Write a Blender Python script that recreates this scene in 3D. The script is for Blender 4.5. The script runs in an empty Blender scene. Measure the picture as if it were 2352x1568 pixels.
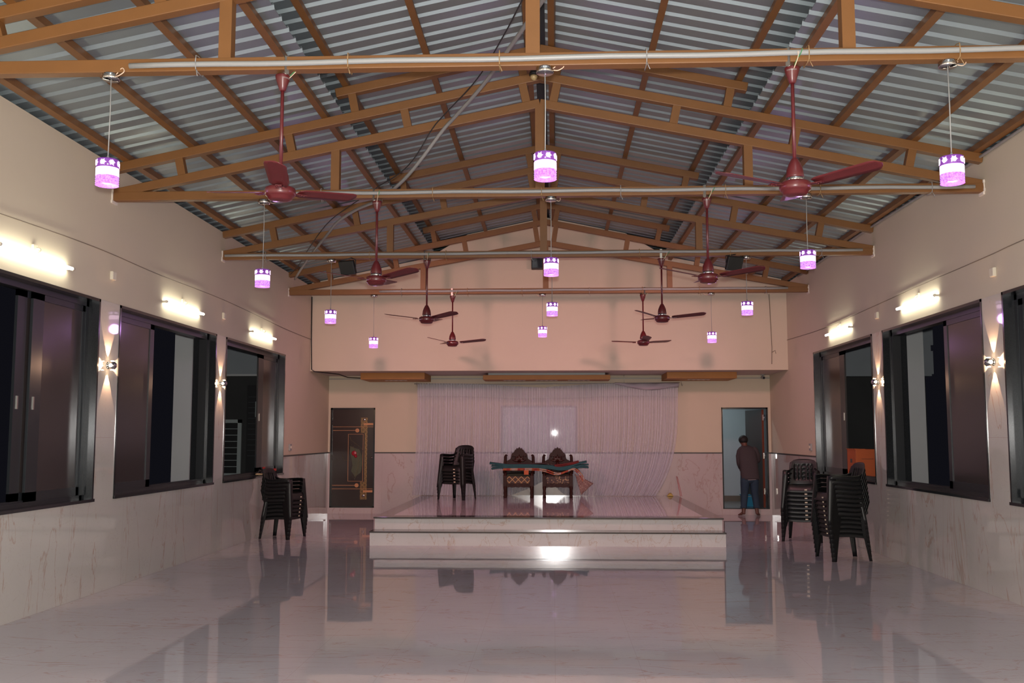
import bpy, math, random
from mathutils import Vector, Matrix
random.seed(7)
PI = math.pi
scene = bpy.context.scene
COL = scene.collection
R = math.radians

# ------------------------------------------------------------------ helpers
class MB:
    def __init__(s):
        s.v = []; s.f = []; s.sm = []; s.uv = {}
    def add(s, vs, fs, smooth=False, M=None):
        b = len(s.v)
        for v in vs:
            v = Vector(v)
            s.v.append(tuple(M @ v if M is not None else v))
        for f in fs:
            s.f.append(tuple(b + i for i in f)); s.sm.append(smooth)
        return s
    def box(s, a, b, M=None):
        x0, x1 = sorted((a[0], b[0])); y0, y1 = sorted((a[1], b[1])); z0, z1 = sorted((a[2], b[2]))
        vs = [(x0,y0,z0),(x1,y0,z0),(x1,y1,z0),(x0,y1,z0),(x0,y0,z1),(x1,y0,z1),(x1,y1,z1),(x0,y1,z1)]
        return s.add(vs, [(0,3,2,1),(4,5,6,7),(0,1,5,4),(1,2,6,5),(2,3,7,6),(3,0,4,7)], False, M)
    def bar(s, p, q, w, h, up=(0,0,1)):
        """rectangular bar from p to q; w across, h along 'up'"""
        p = Vector(p); q = Vector(q); d = (q-p).normalized(); u = Vector(up)
        r = d.cross(u).normalized(); u = r.cross(d).normalized()
        vs = []
        for c in (p, q):
            for a, b in ((-1,-1),(1,-1),(1,1),(-1,1)):
                vs.append(c + r*(a*w/2) + u*(b*h/2))
        return s.add(vs, [(3,2,1,0),(4,5,6,7),(0,1,5,4),(1,2,6,5),(2,3,7,6),(3,0,4,7)])
    def tube(s, pts, rad, n=10, cap=True, ref=None, smooth=True):
        """swept tube; rad: number, or list of numbers / (a,b) pairs"""
        P = [Vector(p) for p in pts]; m = len(P); rings = []
        rd = rad if isinstance(rad, (list, tuple)) and len(rad) == m else [rad]*m
        r = None
        for i in range(m):
            d = (P[min(i+1,m-1)] - P[max(i-1,0)]).normalized()
            if r is None:
                t = Vector(ref) if ref else (Vector((0,0,1)) if abs(d.z) < .9 else Vector((1,0,0)))
                r = (t - d*t.dot(d)).normalized()
            else:
                r = (r - d*r.dot(d)).normalized()
            u = d.cross(r)
            a, b = rd[i] if isinstance(rd[i], (list, tuple)) else (rd[i], rd[i])
            rings.append([P[i] + r*(a*math.cos(2*PI*k/n)) + u*(b*math.sin(2*PI*k/n)) for k in range(n)])
        vs = [v for g in rings for v in g]; fs = []
        for i in range(m-1):
            for k in range(n):
                k2 = (k+1) % n
                fs.append((i*n+k, i*n+k2, (i+1)*n+k2, (i+1)*n+k))
        s.add(vs, fs, smooth)
        if cap:
            b = len(s.v) - m*n
            s.f.append(tuple(b+k for k in range(n))[::-1]); s.sm.append(False)
            s.f.append(tuple(b+(m-1)*n+k for k in range(n))); s.sm.append(False)
        return s
    def lathe(s, prof, n=24, M=None, smooth=True):
        """prof: list of (r, z), revolved about z"""
        vs = []; fs = []; m = len(prof)
        for (r, z) in prof:
            for k in range(n):
                a = 2*PI*k/n; vs.append((r*math.cos(a), r*math.sin(a), z))
        for i in range(m-1):
            for k in range(n):
                k2 = (k+1) % n
                fs.append((i*n+k, i*n+k2, (i+1)*n+k2, (i+1)*n+k))
        s.add(vs, fs, smooth, M)
        b = len(s.v) - m*n
        if prof[0][0] > 1e-6: s.f.append(tuple(b+k for k in range(n))[::-1]); s.sm.append(False)
        if prof[-1][0] > 1e-6: s.f.append(tuple(b+(m-1)*n+k for k in range(n))); s.sm.append(False)
        return s
    def prism(s, outline, t, M=None):
        """outline in (x,z), extruded along y by t about y=0"""
        n = len(outline); vs = [(x,-t/2,z) for x,z in outline] + [(x,t/2,z) for x,z in outline]
        fs = [tuple(range(n)), tuple(range(2*n-1, n-1, -1))]
        fs += [((i+1)%n, i, n+i, n+(i+1)%n) for i in range(n)]
        return s.add(vs, fs, False, M)
    def sheet(s, G, t, mask=None, smooth=True, M=None):
        """G[i][j] grid of points -> slab of thickness t"""
        nu, nv = len(G), len(G[0]); G = [[Vector(p) for p in r] for r in G]; N = []
        for i in range(nu):
            row = []
            for j in range(nv):
                a = G[min(i+1,nu-1)][j] - G[max(i-1,0)][j]; b = G[i][min(j+1,nv-1)] - G[i][max(j-1,0)]
                nn = a.cross(b); row.append(nn.normalized() if nn.length > 1e-12 else Vector((0,0,1)))
            N.append(row)
        vs = [G[i][j]+N[i][j]*t/2 for i in range(nu) for j in range(nv)] + [G[i][j]-N[i][j]*t/2 for i in range(nu) for j in range(nv)]
        o = nu*nv; I = lambda i, j: i*nv+j
        on = lambda i, j: 0 <= i < nu-1 and 0 <= j < nv-1 and (mask is None or mask(i, j))
        fs = []; ed = []
        for i in range(nu-1):
            for j in range(nv-1):
                if not on(i, j): continue
                a, b, c, d = I(i,j), I(i+1,j), I(i+1,j+1), I(i,j+1)
                fs.append((a,b,c,d)); fs.append((o+d,o+c,o+b,o+a))
                if not on(i-1,j): ed.append((d,o+d,o+a,a))
                if not on(i+1,j): ed.append((b,o+b,o+c,c))
                if not on(i,j-1): ed.append((a,o+a,o+b,b))
                if not on(i,j+1): ed.append((c,o+c,o+d,d))
        b0 = len(s.v)
        s.add(vs, fs, smooth, M)
        for f in ed: s.f.append(tuple(b0+i for i in f)); s.sm.append(False)
        return s
    def build(s, name, mat, parent=None, loc=(0,0,0), bevel=0, rot=(0,0,0)):
        me = bpy.data.meshes.new(name)
        me.from_pydata(s.v, [], s.f)
        me.polygons.foreach_set('use_smooth', s.sm)
        me.materials.append(mat)
        me.validate(); me.update()
        o = bpy.data.objects.new(name, me); COL.objects.link(o)
        o.location = loc; o.rotation_euler = rot
        if parent is not None: o.parent = parent
        if bevel:
            m = o.modifiers.new('soft_edges', 'BEVEL'); m.width = bevel; m.segments = 2; m.limit_method = 'ANGLE'
        return o

def tag(o, label, cat, group=None, kind=None):
    o['label'] = label; o['category'] = cat
    if group: o['group'] = group
    o['kind'] = kind or 'thing'
    return o
def empty(name, loc=(0,0,0), rz=0):
    o = bpy.data.objects.new(name, None); COL.objects.link(o)
    o.location = loc; o.rotation_euler = (0,0,rz); o.empty_display_size = .1
    return o
def copy_tree(o, parent=None):
    c = o.copy(); COL.objects.link(c); c.parent = parent
    for ch in [x for x in bpy.data.objects if x.parent == o]: copy_tree(ch, c)
    return c

# ------------------------------------------------------------------ materials
def new_mat(name):
    m = bpy.data.materials.new(name); m.use_nodes = True
    nt = m.node_tree; b = nt.nodes['Principled BSDF']; return m, nt, b
def plain(name, col, rough=.5, metal=0., noise=0., nscale=8., bump=0., bscale=60., spec=.5, coat=0.):
    m, nt, b = new_mat(name)
    b.inputs['Base Color'].default_value = (*col, 1); b.inputs['Roughness'].default_value = rough
    b.inputs['Metallic'].default_value = metal; b.inputs['Specular IOR Level'].default_value = spec
    b.inputs['Coat Weight'].default_value = coat
    tc = nt.nodes.new('ShaderNodeTexCoord')
    if noise:
        n = nt.nodes.new('ShaderNodeTexNoise'); n.inputs['Scale'].default_value = nscale; n.inputs['Detail'].default_value = 5
        nt.links.new(tc.outputs['Object'], n.inputs['Vector'])
        r = nt.nodes.new('ShaderNodeMix'); r.data_type = 'RGBA'
        r.inputs[6].default_value = (*[c*(1-noise) for c in col], 1); r.inputs[7].default_value = (*[min(1,c*(1+noise)) for c in col], 1)
        nt.links.new(n.outputs['Fac'], r.inputs[0]); nt.links.new(r.outputs[2], b.inputs['Base Color'])
    if bump:
        n2 = nt.nodes.new('ShaderNodeTexNoise'); n2.inputs['Scale'].default_value = bscale; n2.inputs['Detail'].default_value = 4
        nt.links.new(tc.outputs['Object'], n2.inputs['Vector'])
        bp = nt.nodes.new('ShaderNodeBump'); bp.inputs['Strength'].default_value = bump; bp.inputs['Distance'].default_value = .01
        nt.links.new(n2.outputs['Fac'], bp.inputs['Height']); nt.links.new(bp.outputs['Normal'], b.inputs['Normal'])
    return m
def emis(name, col, strength):
    m, nt, b = new_mat(name)
    b.inputs['Base Color'].default_value = (.8,.8,.8,1)
    b.inputs['Emission Color'].default_value = (*col,1); b.inputs['Emission Strength'].default_value = strength
    return m
def marble(name, base, vein, rough, vscale=(1,1,1), vscale2=(1,1,1), tile=None, grout=(.3,.22,.2), tile_axes='XY', spec=.5, wav=0.):
    """polished veined tile: thin drifting veins, faint scratches and tile joints"""
    m, nt, b = new_mat(name); N = nt.nodes.new; L = nt.links.new
    tc = N('ShaderNodeTexCoord')
    def veins(sc, scale, width, detail=6, dist=1.2):
        mp = N('ShaderNodeMapping'); mp.inputs['Scale'].default_value = sc; L(tc.outputs['Object'], mp.inputs['Vector'])
        n = N('ShaderNodeTexNoise'); n.inputs['Scale'].default_value = scale; n.inputs['Detail'].default_value = detail
        n.inputs['Distortion'].default_value = dist; n.inputs['Roughness'].default_value = .55; L(mp.outputs[0], n.inputs['Vector'])
        s = N('ShaderNodeMath'); s.operation = 'SUBTRACT'; s.inputs[1].default_value = .5; L(n.outputs['Fac'], s.inputs[0])
        a = N('ShaderNodeMath'); a.operation = 'ABSOLUTE'; L(s.outputs[0], a.inputs[0])
        r = N('ShaderNodeMapRange'); r.inputs['From Min'].default_value = 0; r.inputs['From Max'].default_value = width
        r.inputs['To Min'].default_value = 1; r.inputs['To Max'].default_value = 0; L(a.outputs[0], r.inputs['Value'])
        return r.outputs['Result']
    cl = N('ShaderNodeTexNoise'); cl.inputs['Scale'].default_value = 1.1; cl.inputs['Detail'].default_value = 6
    L(tc.outputs['Object'], cl.inputs['Vector'])
    c0 = N('ShaderNodeMix'); c0.data_type = 'RGBA'; L(cl.outputs['Fac'], c0.inputs[0])
    c0.inputs[6].default_value = (*[c*.9 for c in base],1); c0.inputs[7].default_value = (*[min(1,c*1.1) for c in base],1)
    v1 = veins(vscale, 1.6, .010); v2 = veins(vscale2, 3.6, .005, 5, .6)
    k1 = N('ShaderNodeMath'); k1.operation = 'MULTIPLY'; k1.inputs[1].default_value = .65; L(v1, k1.inputs[0])
    c1 = N('ShaderNodeMix'); c1.data_type = 'RGBA'; L(k1.outputs[0], c1.inputs[0]); L(c0.outputs[2], c1.inputs[6]); c1.inputs[7].default_value = (*vein,1)
    k2 = N('ShaderNodeMath'); k2.operation = 'MULTIPLY'; k2.inputs[1].default_value = .3; L(v2, k2.inputs[0])
    c2 = N('ShaderNodeMix'); c2.data_type = 'RGBA'; L(k2.outputs[0], c2.inputs[0]); L(c1.outputs[2], c2.inputs[6])
    c2.inputs[7].default_value = (*[c*.8+.02 for c in vein],1)
    out = c2.outputs[2]
    if tile:
        sx = N('ShaderNodeSeparateXYZ'); L(tc.outputs['Object'], sx.inputs[0]); cb = N('ShaderNodeCombineXYZ')
        L(sx.outputs[tile_axes[0]], cb.inputs[0]); L(sx.outputs[tile_axes[1]], cb.inputs[1])
        bk = N('ShaderNodeTexBrick'); bk.offset = 0; bk.inputs['Scale'].default_value = 1
        bk.inputs['Brick Width'].default_value = tile[0]; bk.inputs['Row Height'].default_value = tile[1]
        bk.inputs['Mortar Size'].default_value = .0011; bk.inputs['Mortar Smooth'].default_value = .1
        L(cb.outputs[0], bk.inputs['Vector'])
        c3 = N('ShaderNodeMix'); c3.data_type = 'RGBA'; L(bk.outputs['Fac'], c3.inputs[0]); L(out, c3.inputs[6])
        c3.inputs[7].default_value = (*grout,1); out = c3.outputs[2]
    L(out, b.inputs['Base Color'])
    b.inputs['Roughness'].default_value = rough; b.inputs['Specular IOR Level'].default_value = spec
    if wav:
        w = N('ShaderNodeTexNoise'); w.inputs['Scale'].default_value = 5; w.inputs['Detail'].default_value = 1; L(tc.outputs['Object'], w.inputs['Vector'])
        bp = N('ShaderNodeBump'); bp.inputs['Strength'].default_value = wav; bp.inputs['Distance'].default_value = .002
        L(w.outputs['Fac'], bp.inputs['Height']); L(bp.outputs['Normal'], b.inputs['Normal'])
    return m

M = {}
M['plaster'] = plain('cream_plaster', (.63,.545,.41), .75, noise=.04, nscale=1.2, bump=.12, bscale=9)
M['soffit'] = plain('soffit_plaster', (.56,.48,.44), .8)
M['floor'] = marble('polished_floor_tile', (.49,.455,.485), (.40,.25,.23), .03, (.45,1.5,1), (.8,2.2,1), (.6,1.2), (.40,.33,.34), 'XY', wav=.12)
M['dado_side'] = marble('polished_wall_tile', (.51,.48,.44), (.40,.26,.19), .035, (1,1.0,.22), (1,1.3,1.6), (1.2,1.6), (.38,.28,.24), 'YZ')
M['dado_back'] = marble('polished_back_tile', (.50,.43,.42), (.38,.25,.21), .15, (.9,1,.25), (1.3,1,1.3), (1.2,1.6), (.38,.28,.24), 'XZ')
M['riser'] = marble('cream_riser_tile', (.62,.57,.56), (.45,.28,.20), .12, (1.3,1,.6), (1.6,1,1.1), None, spec=.28)
M['granite'] = plain('black_granite', (.018,.02,.022), .14, noise=.6, nscale=90)
M['granite_grey'] = plain('dark_grey_granite', (.06,.052,.052), .10, noise=.35, nscale=160)
M['trim'] = plain('dark_strip', (.03,.025,.025), .4)
M['alu'] = plain('dark_aluminium', (.028,.032,.036), .35, metal=.3)
M['paint'] = plain('orange_brown_paint', (.19,.080,.021), .5, noise=.12, nscale=6, bump=.05, bscale=40)
M['orange_ply'] = plain('orange_board', (.38,.150,.022), .55, noise=.08, nscale=5)
M['sheet'] = plain('galvanised_sheet', (.285,.335,.345), .38, metal=.55, noise=.10, nscale=3)
M['dark_metal'] = plain('dark_ridge', (.05,.055,.06), .6)
M['pvc'] = plain('white_pvc', (.30,.30,.29), .4)
M['grey_pvc'] = plain('grey_pvc', (.24,.23,.22), .45)
M['wire_dark'] = plain('dark_cable', (.02,.018,.018), .6)
M['wire_brown'] = plain('brown_cable', (.20,.15,.11), .7)
M['wire_cream'] = plain('cream_wire', (.75,.55,.40), .5)
M['wire_green'] = plain('green_wire', (.04,.22,.07), .5)
M['zip'] = plain('cable_tie', (.35,.22,.10), .6)
M['chrome'] = plain('chrome', (.55,.55,.56), .12, metal=1)
M['steel'] = plain('zinc_steel', (.42,.40,.36), .35, metal=.9)
M['fan'] = plain('maroon_enamel', (.105,.012,.014), .32, coat=.3)
M['fan_blade'] = plain('maroon_blade', (.11,.014,.016), .4)
M['mortar'] = plain('white_mortar', (.72,.64,.56), .9, bump=.4, bscale=50)
M['plastic_white'] = plain('ivory_plastic', (.72,.66,.52), .45)
M['black_plastic'] = plain('black_plastic', (.0065,.0065,.007), .42, bump=.05, bscale=200)
M['sticker'] = plain('pale_sticker', (.75,.62,.45), .5)
M['dark_box'] = plain('black_box', (.012,.012,.013), .5)
M['lens'] = plain('dark_lens', (.02,.024,.03), .1)
M['wood'] = plain('carved_rosewood', (.036,.010,.007), .42, noise=.4, nscale=14, bump=.35, bscale=38, spec=.14)
M['wood_gloss'] = plain('polished_rosewood', (.045,.011,.008), .22, noise=.3, nscale=14)
M['teal'] = plain('teal_cloth', (.022,.085,.095), .85, noise=.25, nscale=12, bump=.3, bscale=60)
M['red_cloth'] = plain('red_cloth', (.15,.014,.012), .85, noise=.2, nscale=15)
M['brown_cloth'] = plain('brown_cloth', (.045,.018,.018), .85, noise=.2, nscale=15)
M['orange_box'] = plain('orange_cardboard', (.50,.095,.018), .6, noise=.08, nscale=6)
M['tub'] = plain('blue_plastic', (.01,.20,.36), .35)
M['skin'] = plain('brown_skin', (.12,.05,.034), .5)
M['hair'] = plain('black_hair', (.008,.007,.007), .6, bump=.5, bscale=120)
M['jeans'] = plain('blue_jeans', (.015,.036,.062), .8, noise=.35, nscale=10)
M['sole'] = plain('pale_hem', (.35,.32,.32), .7)
M['room_paint'] = plain('blue_grey_paint', (.40,.47,.50), .7)
M['room_floor'] = plain('grey_room_tile', (.22,.22,.21), .25)
M['skirting'] = plain('brown_skirting', (.13,.10,.075), .4)
M['ext_grey'] = plain('grey_render', (.34,.37,.39), .85, noise=.1, nscale=2)
M['ext_dark'] = plain('dark_render', (.05,.05,.05), .9, noise=.2, nscale=2)
M['ext_white'] = plain('white_render', (.62,.63,.62), .8, noise=.06, nscale=2)
M['ext_ground'] = plain('night_ground', (.03,.03,.03), .9)
M['shutter'] = plain('pale_steel_door', (.42,.47,.46), .5)
M['gold'] = plain('gold_inlay', (.50,.30,.10), .35, metal=.3)
M['copper'] = plain('copper_inlay', (.52,.23,.09), .4)
M['red_wood'] = plain('red_door_edge', (.17,.045,.025), .4)
M['glass_white'] = plain('pale_glass_panel', (.56,.62,.66), .02)
M['yellow'] = plain('yellow_cloth', (.55,.42,.12), .8)
M['stick'] = plain('pink_stick', (.45,.10,.10), .5)
M['bamboo'] = plain('pale_wood', (.5,.33,.18), .6)
M['red'] = plain('red_plastic', (.35,.02,.015), .4)

def glass_mat():
    m, nt, b = new_mat('tinted_sash_glass')
    b.inputs['Base Color'].default_value = (.052,.042,.041,1); b.inputs['Roughness'].default_value = .2
    b.inputs['Specular IOR Level'].default_value = .35
    b.inputs['Transmission Weight'].default_value = .25
    return m
M['glass'] = glass_mat()

def curtain_mat(name, alpha, col):
    m, nt, b = new_mat(name); N = nt.nodes.new; L = nt.links.new
    uv = N('ShaderNodeTexCoord'); mp = N('ShaderNodeMapping'); mp.inputs['Scale'].default_value = (1,1,1)
    L(uv.outputs['UV'], mp.inputs['Vector'])
    n = N('ShaderNodeTexNoise'); n.noise_dimensions = '2D'; n.inputs['Scale'].default_value = 1; n.inputs['Detail'].default_value = 3
    mp.inputs['Scale'].default_value = (130, .35, 1); L(mp.outputs[0], n.inputs['Vector'])
    r = N('ShaderNodeMapRange'); r.inputs['From Min'].default_value = .38; r.inputs['From Max'].default_value = .62
    r.inputs['To Min'].default_value = max(0,alpha-.2); r.inputs['To Max'].default_value = min(1,alpha+.2); L(n.outputs['Fac'], r.inputs['Value'])
    d = N('ShaderNodeBsdfDiffuse'); d.inputs['Color'].default_value = (*col,1)
    t = N('ShaderNodeBsdfTranslucent'); t.inputs['Color'].default_value = (*col,1)
    a = N('ShaderNodeAddShader') ; mx = N('ShaderNodeMixShader'); mx.inputs[0].default_value = .25
    L(d.outputs[0], mx.inputs[1]); L(t.outputs[0], mx.inputs[2]); nt.nodes.remove(a)
    tr = N('ShaderNodeBsdfTransparent'); m2 = N('ShaderNodeMixShader')
    L(r.outputs['Result'], m2.inputs[0]); L(tr.outputs[0], m2.inputs[1]); L(mx.outputs[0], m2.inputs[2])
    L(m2.outputs[0], nt.nodes['Material Output'].inputs['Surface'])
    return m
M['curtain'] = curtain_mat('sheer_string_curtain', .5, (.78,.78,.87))
M['curtain_head'] = curtain_mat('gathered_curtain_head', .7, (.64,.66,.68))

def plaid(name, c0, c1, c2, s):
    m, nt, b = new_mat(name); N = nt.nodes.new; L = nt.links.new
    tc = N('ShaderNodeTexCoord'); ck = N('ShaderNodeTexChecker'); ck.inputs['Scale'].default_value = s
    mp = N('ShaderNodeMapping'); mp.inputs['Location'].default_value = (.013,.007,.019)
    L(tc.outputs['Object'], mp.inputs[0]); L(mp.outputs[0], ck.inputs['Vector']); ck.inputs['Color1'].default_value = (*c0,1); ck.inputs['Color2'].default_value = (*c1,1)
    c2n = N('ShaderNodeTexChecker'); c2n.inputs['Scale'].default_value = s*2.6; L(mp.outputs[0], c2n.inputs['Vector'])
    mx = N('ShaderNodeMix'); mx.data_type = 'RGBA'; mu = N('ShaderNodeMath'); mu.operation = 'MULTIPLY'; mu.inputs[1].default_value = .5
    L(c2n.outputs['Fac'], mu.inputs[0]); L(mu.outputs[0], mx.inputs[0]); L(ck.outputs['Color'], mx.inputs[6]); mx.inputs[7].default_value = (*c2,1)
    L(mx.outputs[2], b.inputs['Base Color']); b.inputs['Roughness'].default_value = .85
    return m
M['shirt'] = plaid('small_check_shirt', (.052,.040,.045), (.040,.029,.033), (.066,.052,.056), 60)
M['blanket'] = plaid('red_checked_blanket', (.30,.03,.03), (.40,.30,.26), (.42,.16,.03), 7)
M['blanket_edge'] = plaid('faded_blanket_side', (.30,.20,.17), (.24,.15,.13), (.16,.05,.05), 12)

def upholstery(name, kind):
    m, nt, b = new_mat(name); N = nt.nodes.new; L = nt.links.new
    tc = N('ShaderNodeTexCoord'); mp = N('ShaderNodeMapping'); L(tc.outputs['Object'], mp.inputs[0])
    if kind == 'diamond':
        mp.inputs['Rotation'].default_value = (0, R(45), 0); mp.inputs['Scale'].default_value = (1,1,1)
        bk = N('ShaderNodeTexBrick'); bk.offset = 0; bk.inputs['Scale'].default_value = 1
        sx = N('ShaderNodeSeparateXYZ'); cb = N('ShaderNodeCombineXYZ'); L(mp.outputs[0], sx.inputs[0]); L(sx.outputs['X'], cb.inputs[0]); L(sx.outputs['Z'], cb.inputs[1])
        bk.inputs['Brick Width'].default_value = .085; bk.inputs['Row Height'].default_value = .085; bk.inputs['Mortar Size'].default_value = .007
        L(cb.outputs[0], bk.inputs['Vector'])
        bk.inputs['Color1'].default_value = (.05,.022,.018,1); bk.inputs['Color2'].default_value = (.075,.035,.022,1); bk.inputs['Mortar'].default_value = (.45,.25,.09,1)
        L(bk.outputs['Color'], b.inputs['Base Color'])
    else:
        n = N('ShaderNodeTexNoise'); n.inputs['Scale'].default_value = 16; n.inputs['Detail'].default_value = 1; n.inputs['Distortion'].default_value = 1.5
        L(mp.outputs[0], n.inputs['Vector'])
        rp = N('ShaderNodeValToRGB'); rp.color_ramp.elements[0].position = .52; rp.color_ramp.elements[0].color = (.05,.022,.018,1)
        rp.color_ramp.elements[1].position = .56; rp.color_ramp.elements[1].color = (.38,.24,.12,1)
        L(n.outputs['Fac'], rp.inputs[0]); L(rp.outputs[0], b.inputs['Base Color'])
    b.inputs['Roughness'].default_value = .6
    return m
M['uph_diamond'] = upholstery('diamond_brocade', 'diamond')
M['uph_floral'] = upholstery('floral_brocade', 'floral')

TUBE = (1.0, .98, .80)
M['tube'] = emis('lit_tube', TUBE, 22)
M['pend_core'] = emis('lit_pendant_core', (1,.62,1), 2.0)
M['pend_low'] = emis('lit_pendant_crystal', (.74,.25,1), .85)
def crystal_emission(m, ca, cb, scale):
    nt = m.node_tree; b = nt.nodes['Principled BSDF']; tc = nt.nodes.new('ShaderNodeTexCoord')
    v = nt.nodes.new('ShaderNodeTexVoronoi'); v.inputs['Scale'].default_value = scale; nt.links.new(tc.outputs['Object'], v.inputs['Vector'])
    mx = nt.nodes.new('ShaderNodeMix'); mx.data_type = 'RGBA'; nt.links.new(v.outputs['Distance'], mx.inputs[0])
    mx.inputs[6].default_value = (*ca,1); mx.inputs[7].default_value = (*cb,1); nt.links.new(mx.outputs[2], b.inputs['Emission Color'])
crystal_emission(M['pend_low'], (1,.62,1), (.50,.08,1), 75)
M['pend_star'] = emis('lit_star_cutout', (.92,.6,1), 1.6)
M['pend_ring'] = emis('violet_crystal', (.42,.10,.75), .16)
for k_ in ('pend_ring','pend_low'): M[k_].node_tree.nodes['Principled BSDF'].inputs['Base Color'].default_value = (.16,.04,.26,1); M[k_].node_tree.nodes['Principled BSDF'].inputs['Roughness'].default_value = .15
M['sconce_lens'] = emis('lit_sconce_lens', (1,.70,.42), 30)

# ------------------------------------------------------------------ camera
cam_d = bpy.data.cameras.new('camera'); cam = bpy.data.objects.new('camera', cam_d); COL.objects.link(cam)
EYE = 1.62
cam.location = (0, 0, EYE); cam_d.sensor_width = 36; cam_d.sensor_fit = 'HORIZONTAL'; cam_d.lens = 2270/2352*36
cam.rotation_euler = (R(90+5.4356), 0, R(2.4358)); cam_d.clip_end = 200
scene.camera = cam

# ------------------------------------------------------------------ room shell
XL, XR, XC = -4.75, 4.47, -.14
YF, YB, YU = -4.5, 20.7, 19.05     # wall behind the camera, back wall, loft front
TH = .3
WT, WB = 3.04, .945                # window head and sill
DADO = 1.27
WIN_L = [(6.95,10.06), (10.53,13.64), (14.05,17.2)]
WIN_R = [(6.85,9.95), (10.42,13.56), (14.0,17.14)]
RA, RS = 5.45, .209                # roof line at the ridge, slope
def roofz(x): return RA - RS*abs(x-XC)

def struct(o, label, cat): return tag(o, label, cat, kind='structure')

def cells(ys, zs, holes):
    for i in range(len(ys)-1):
        for j in range(len(zs)-1):
            cy, cz = (ys[i]+ys[i+1])/2, (zs[j]+zs[j+1])/2
            if any(a < cy < b and c < cz < d for a,b,c,d in holes): continue
            yield ys[i], ys[i+1], zs[j], zs[j+1]
def side_wall(name, x, sgn, wins, label):
    holes = [(a,b,WB,WT) for a,b in wins]; ye = wins[-1][1]
    ys = sorted({YF, YB, *[v for w in wins for v in w]}); wall_top = roofz(x)+.045
    m = MB()
    for a,b,c,d in cells(ys, [0, WB, WT, wall_top], holes): m.box((x,a,c),(x+sgn*TH,b,d))
    w = m.build(name, M['plaster']); struct(w, label, 'wall')
    m = MB(); t = .012
    for a,b,c,d in cells(ys[:-1], [0, WB, WT], holes): m.box((x-sgn*t,a,c),(x+sgn*.002,b,d))
    m.box((x-sgn*t,ye,0),(x+sgn*.002,YB,DADO-.02))
    m.build('marble_cladding', M['dado_side'], w)
    m = MB(); m.box((x-sgn*(t+.004),ye,DADO-.02),(x,YB,DADO+.005)); m.build('dark_strip', M['trim'], w)
    return w
side_wall('wall_left', XL, -1, WIN_L, 'long cream wall with marble cladding on the side of the peacock feather door')
side_wall('wall_right', XR, 1, WIN_R, 'long cream wall with marble cladding on the side of the open doorway')

m = MB(); m.box((XL-TH,YF-TH,-.2),(XR+TH,YB,0))
struct(m.build('floor', M['floor']), 'polished pinkish marble tile floor of the hall', 'floor')

# back wall of the stage recess with two door openings
D1 = (-4.70,-3.76,.125,2.2); D2 = (3.46,4.41,.125,2.2)
m = MB()
for a,b,c,d in cells([XL-TH,D1[0],D1[1],D2[0],D2[1],XR+TH], [0,.125,2.2,5.6], [D1[:2]+(.125,2.2), D2[:2]+(.125,2.2)]):
    m.box((a,YB,c),(b,YB+.2,d))
wb = m.build('wall_back', M['plaster']); struct(wb, 'cream back wall of the stage recess with a marble dado', 'wall')
m = MB()
for a,b in ((XL,D1[0]),(D1[1],D2[0]),(D2[1],XR)): m.box((a,YB-.012,0),(b,YB+.002,DADO-.02))
for a,b in (D1[:2],D2[:2]): m.box((a,YB-.012,0),(b,YB+.002,.122))
m.build('marble_dado', M['dado_back'], wb)
m = MB()
for a,b in ((XL,D1[0]),(D1[1],D2[0]),(D2[1],XR)): m.box((a,YB-.017,DADO-.02),(b,YB,DADO+.005))
m.build('dark_strip', M['trim'], wb)

# loft front above the recess, shaped to the roof, and its soffit
m = MB(); n = 12
xs = [XL + (XR-XL)*i/n for i in range(n+1)] + [XC]; xs = sorted(xs)
poly = [(XL,2.87),(XR,2.87)] + [(x, roofz(x)+(.42 if abs(x-XC) < 2.3 else .12)) for x in reversed(xs)]
m.prism(poly, .15, Matrix.Translation((0,YU+.075,0)))
wu = m.build('wall_upper', M['plaster']); struct(wu, 'cream gable wall over the stage recess', 'wall')
m = MB(); m.box((XL,YU+.15,2.87),(XR,YB,2.99)); m.build('soffit', M['soffit'], wu)
m = MB(); m.box((XL,YB-.03,2.80),(XR,YB,2.815)); m.build('soffit_trim', M['pvc'], wu)

m = MB(); m.box((XL-TH,YF-.2,0),(XR+TH,YF,5.9))
struct(m.build('wall_front', M['plaster']), 'plain cream wall closing the hall behind the camera', 'wall')

# corrugated roof: two lower side sheets and the raised middle, each a folded sheet
def corrugated(name, xa, xb, lift, label):
    prof = [(0,0),(.10,0),(.122,.03),(.158,.03),(.18,0),(.21,0)]   # pan with one rib per 0.23 m
    per = .23; m = MB(); ys = []; zs = []
    k = 0; y = YF-.3
    while y < YB+.4:
        for dy, dz in prof[:-1]: ys.append(y+dy); zs.append(dz)
        y += per
    vs = []
    for yy, dz in zip(ys, zs):
        vs.append((xa, yy, roofz(xa)+lift+dz)); vs.append((xb, yy, roofz(xb)+lift+dz))
    N = len(ys); o = 2*N; th = .006
    vs += [(x,yy,z+th) for x,yy,z in vs]
    fs = []
    for i in range(N-1):
        a = 2*i; fs.append((a,a+1,a+3,a+2)); fs.append((o+a+2,o+a+3,o+a+1,o+a)); fs.append((a,a+2,o+a+2,o+a)); fs.append((a+1,o+a+1,o+a+3,a+3))
    m.add(vs, fs)
    return struct(m.build(name, M['sheet']), label, 'ceiling')
corrugated('ceiling_left', XL-.6, XC-2.16, .135, 'ribbed metal roof sheet rising from the peacock door side wall')
corrugated('ceiling_right', XR+.6, XC+2.27, .135, 'ribbed metal roof sheet rising from the open doorway side wall')
corrugated('ceiling_middle_left', XC-2.62, XC-.06, .435, 'raised middle ribbed roof sheet on the peacock door side of the ridge')
corrugated('ceiling_middle_right', XC+2.62, XC+.06, .435, 'raised middle ribbed roof sheet on the open doorway side of the ridge')
m = MB()
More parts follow.
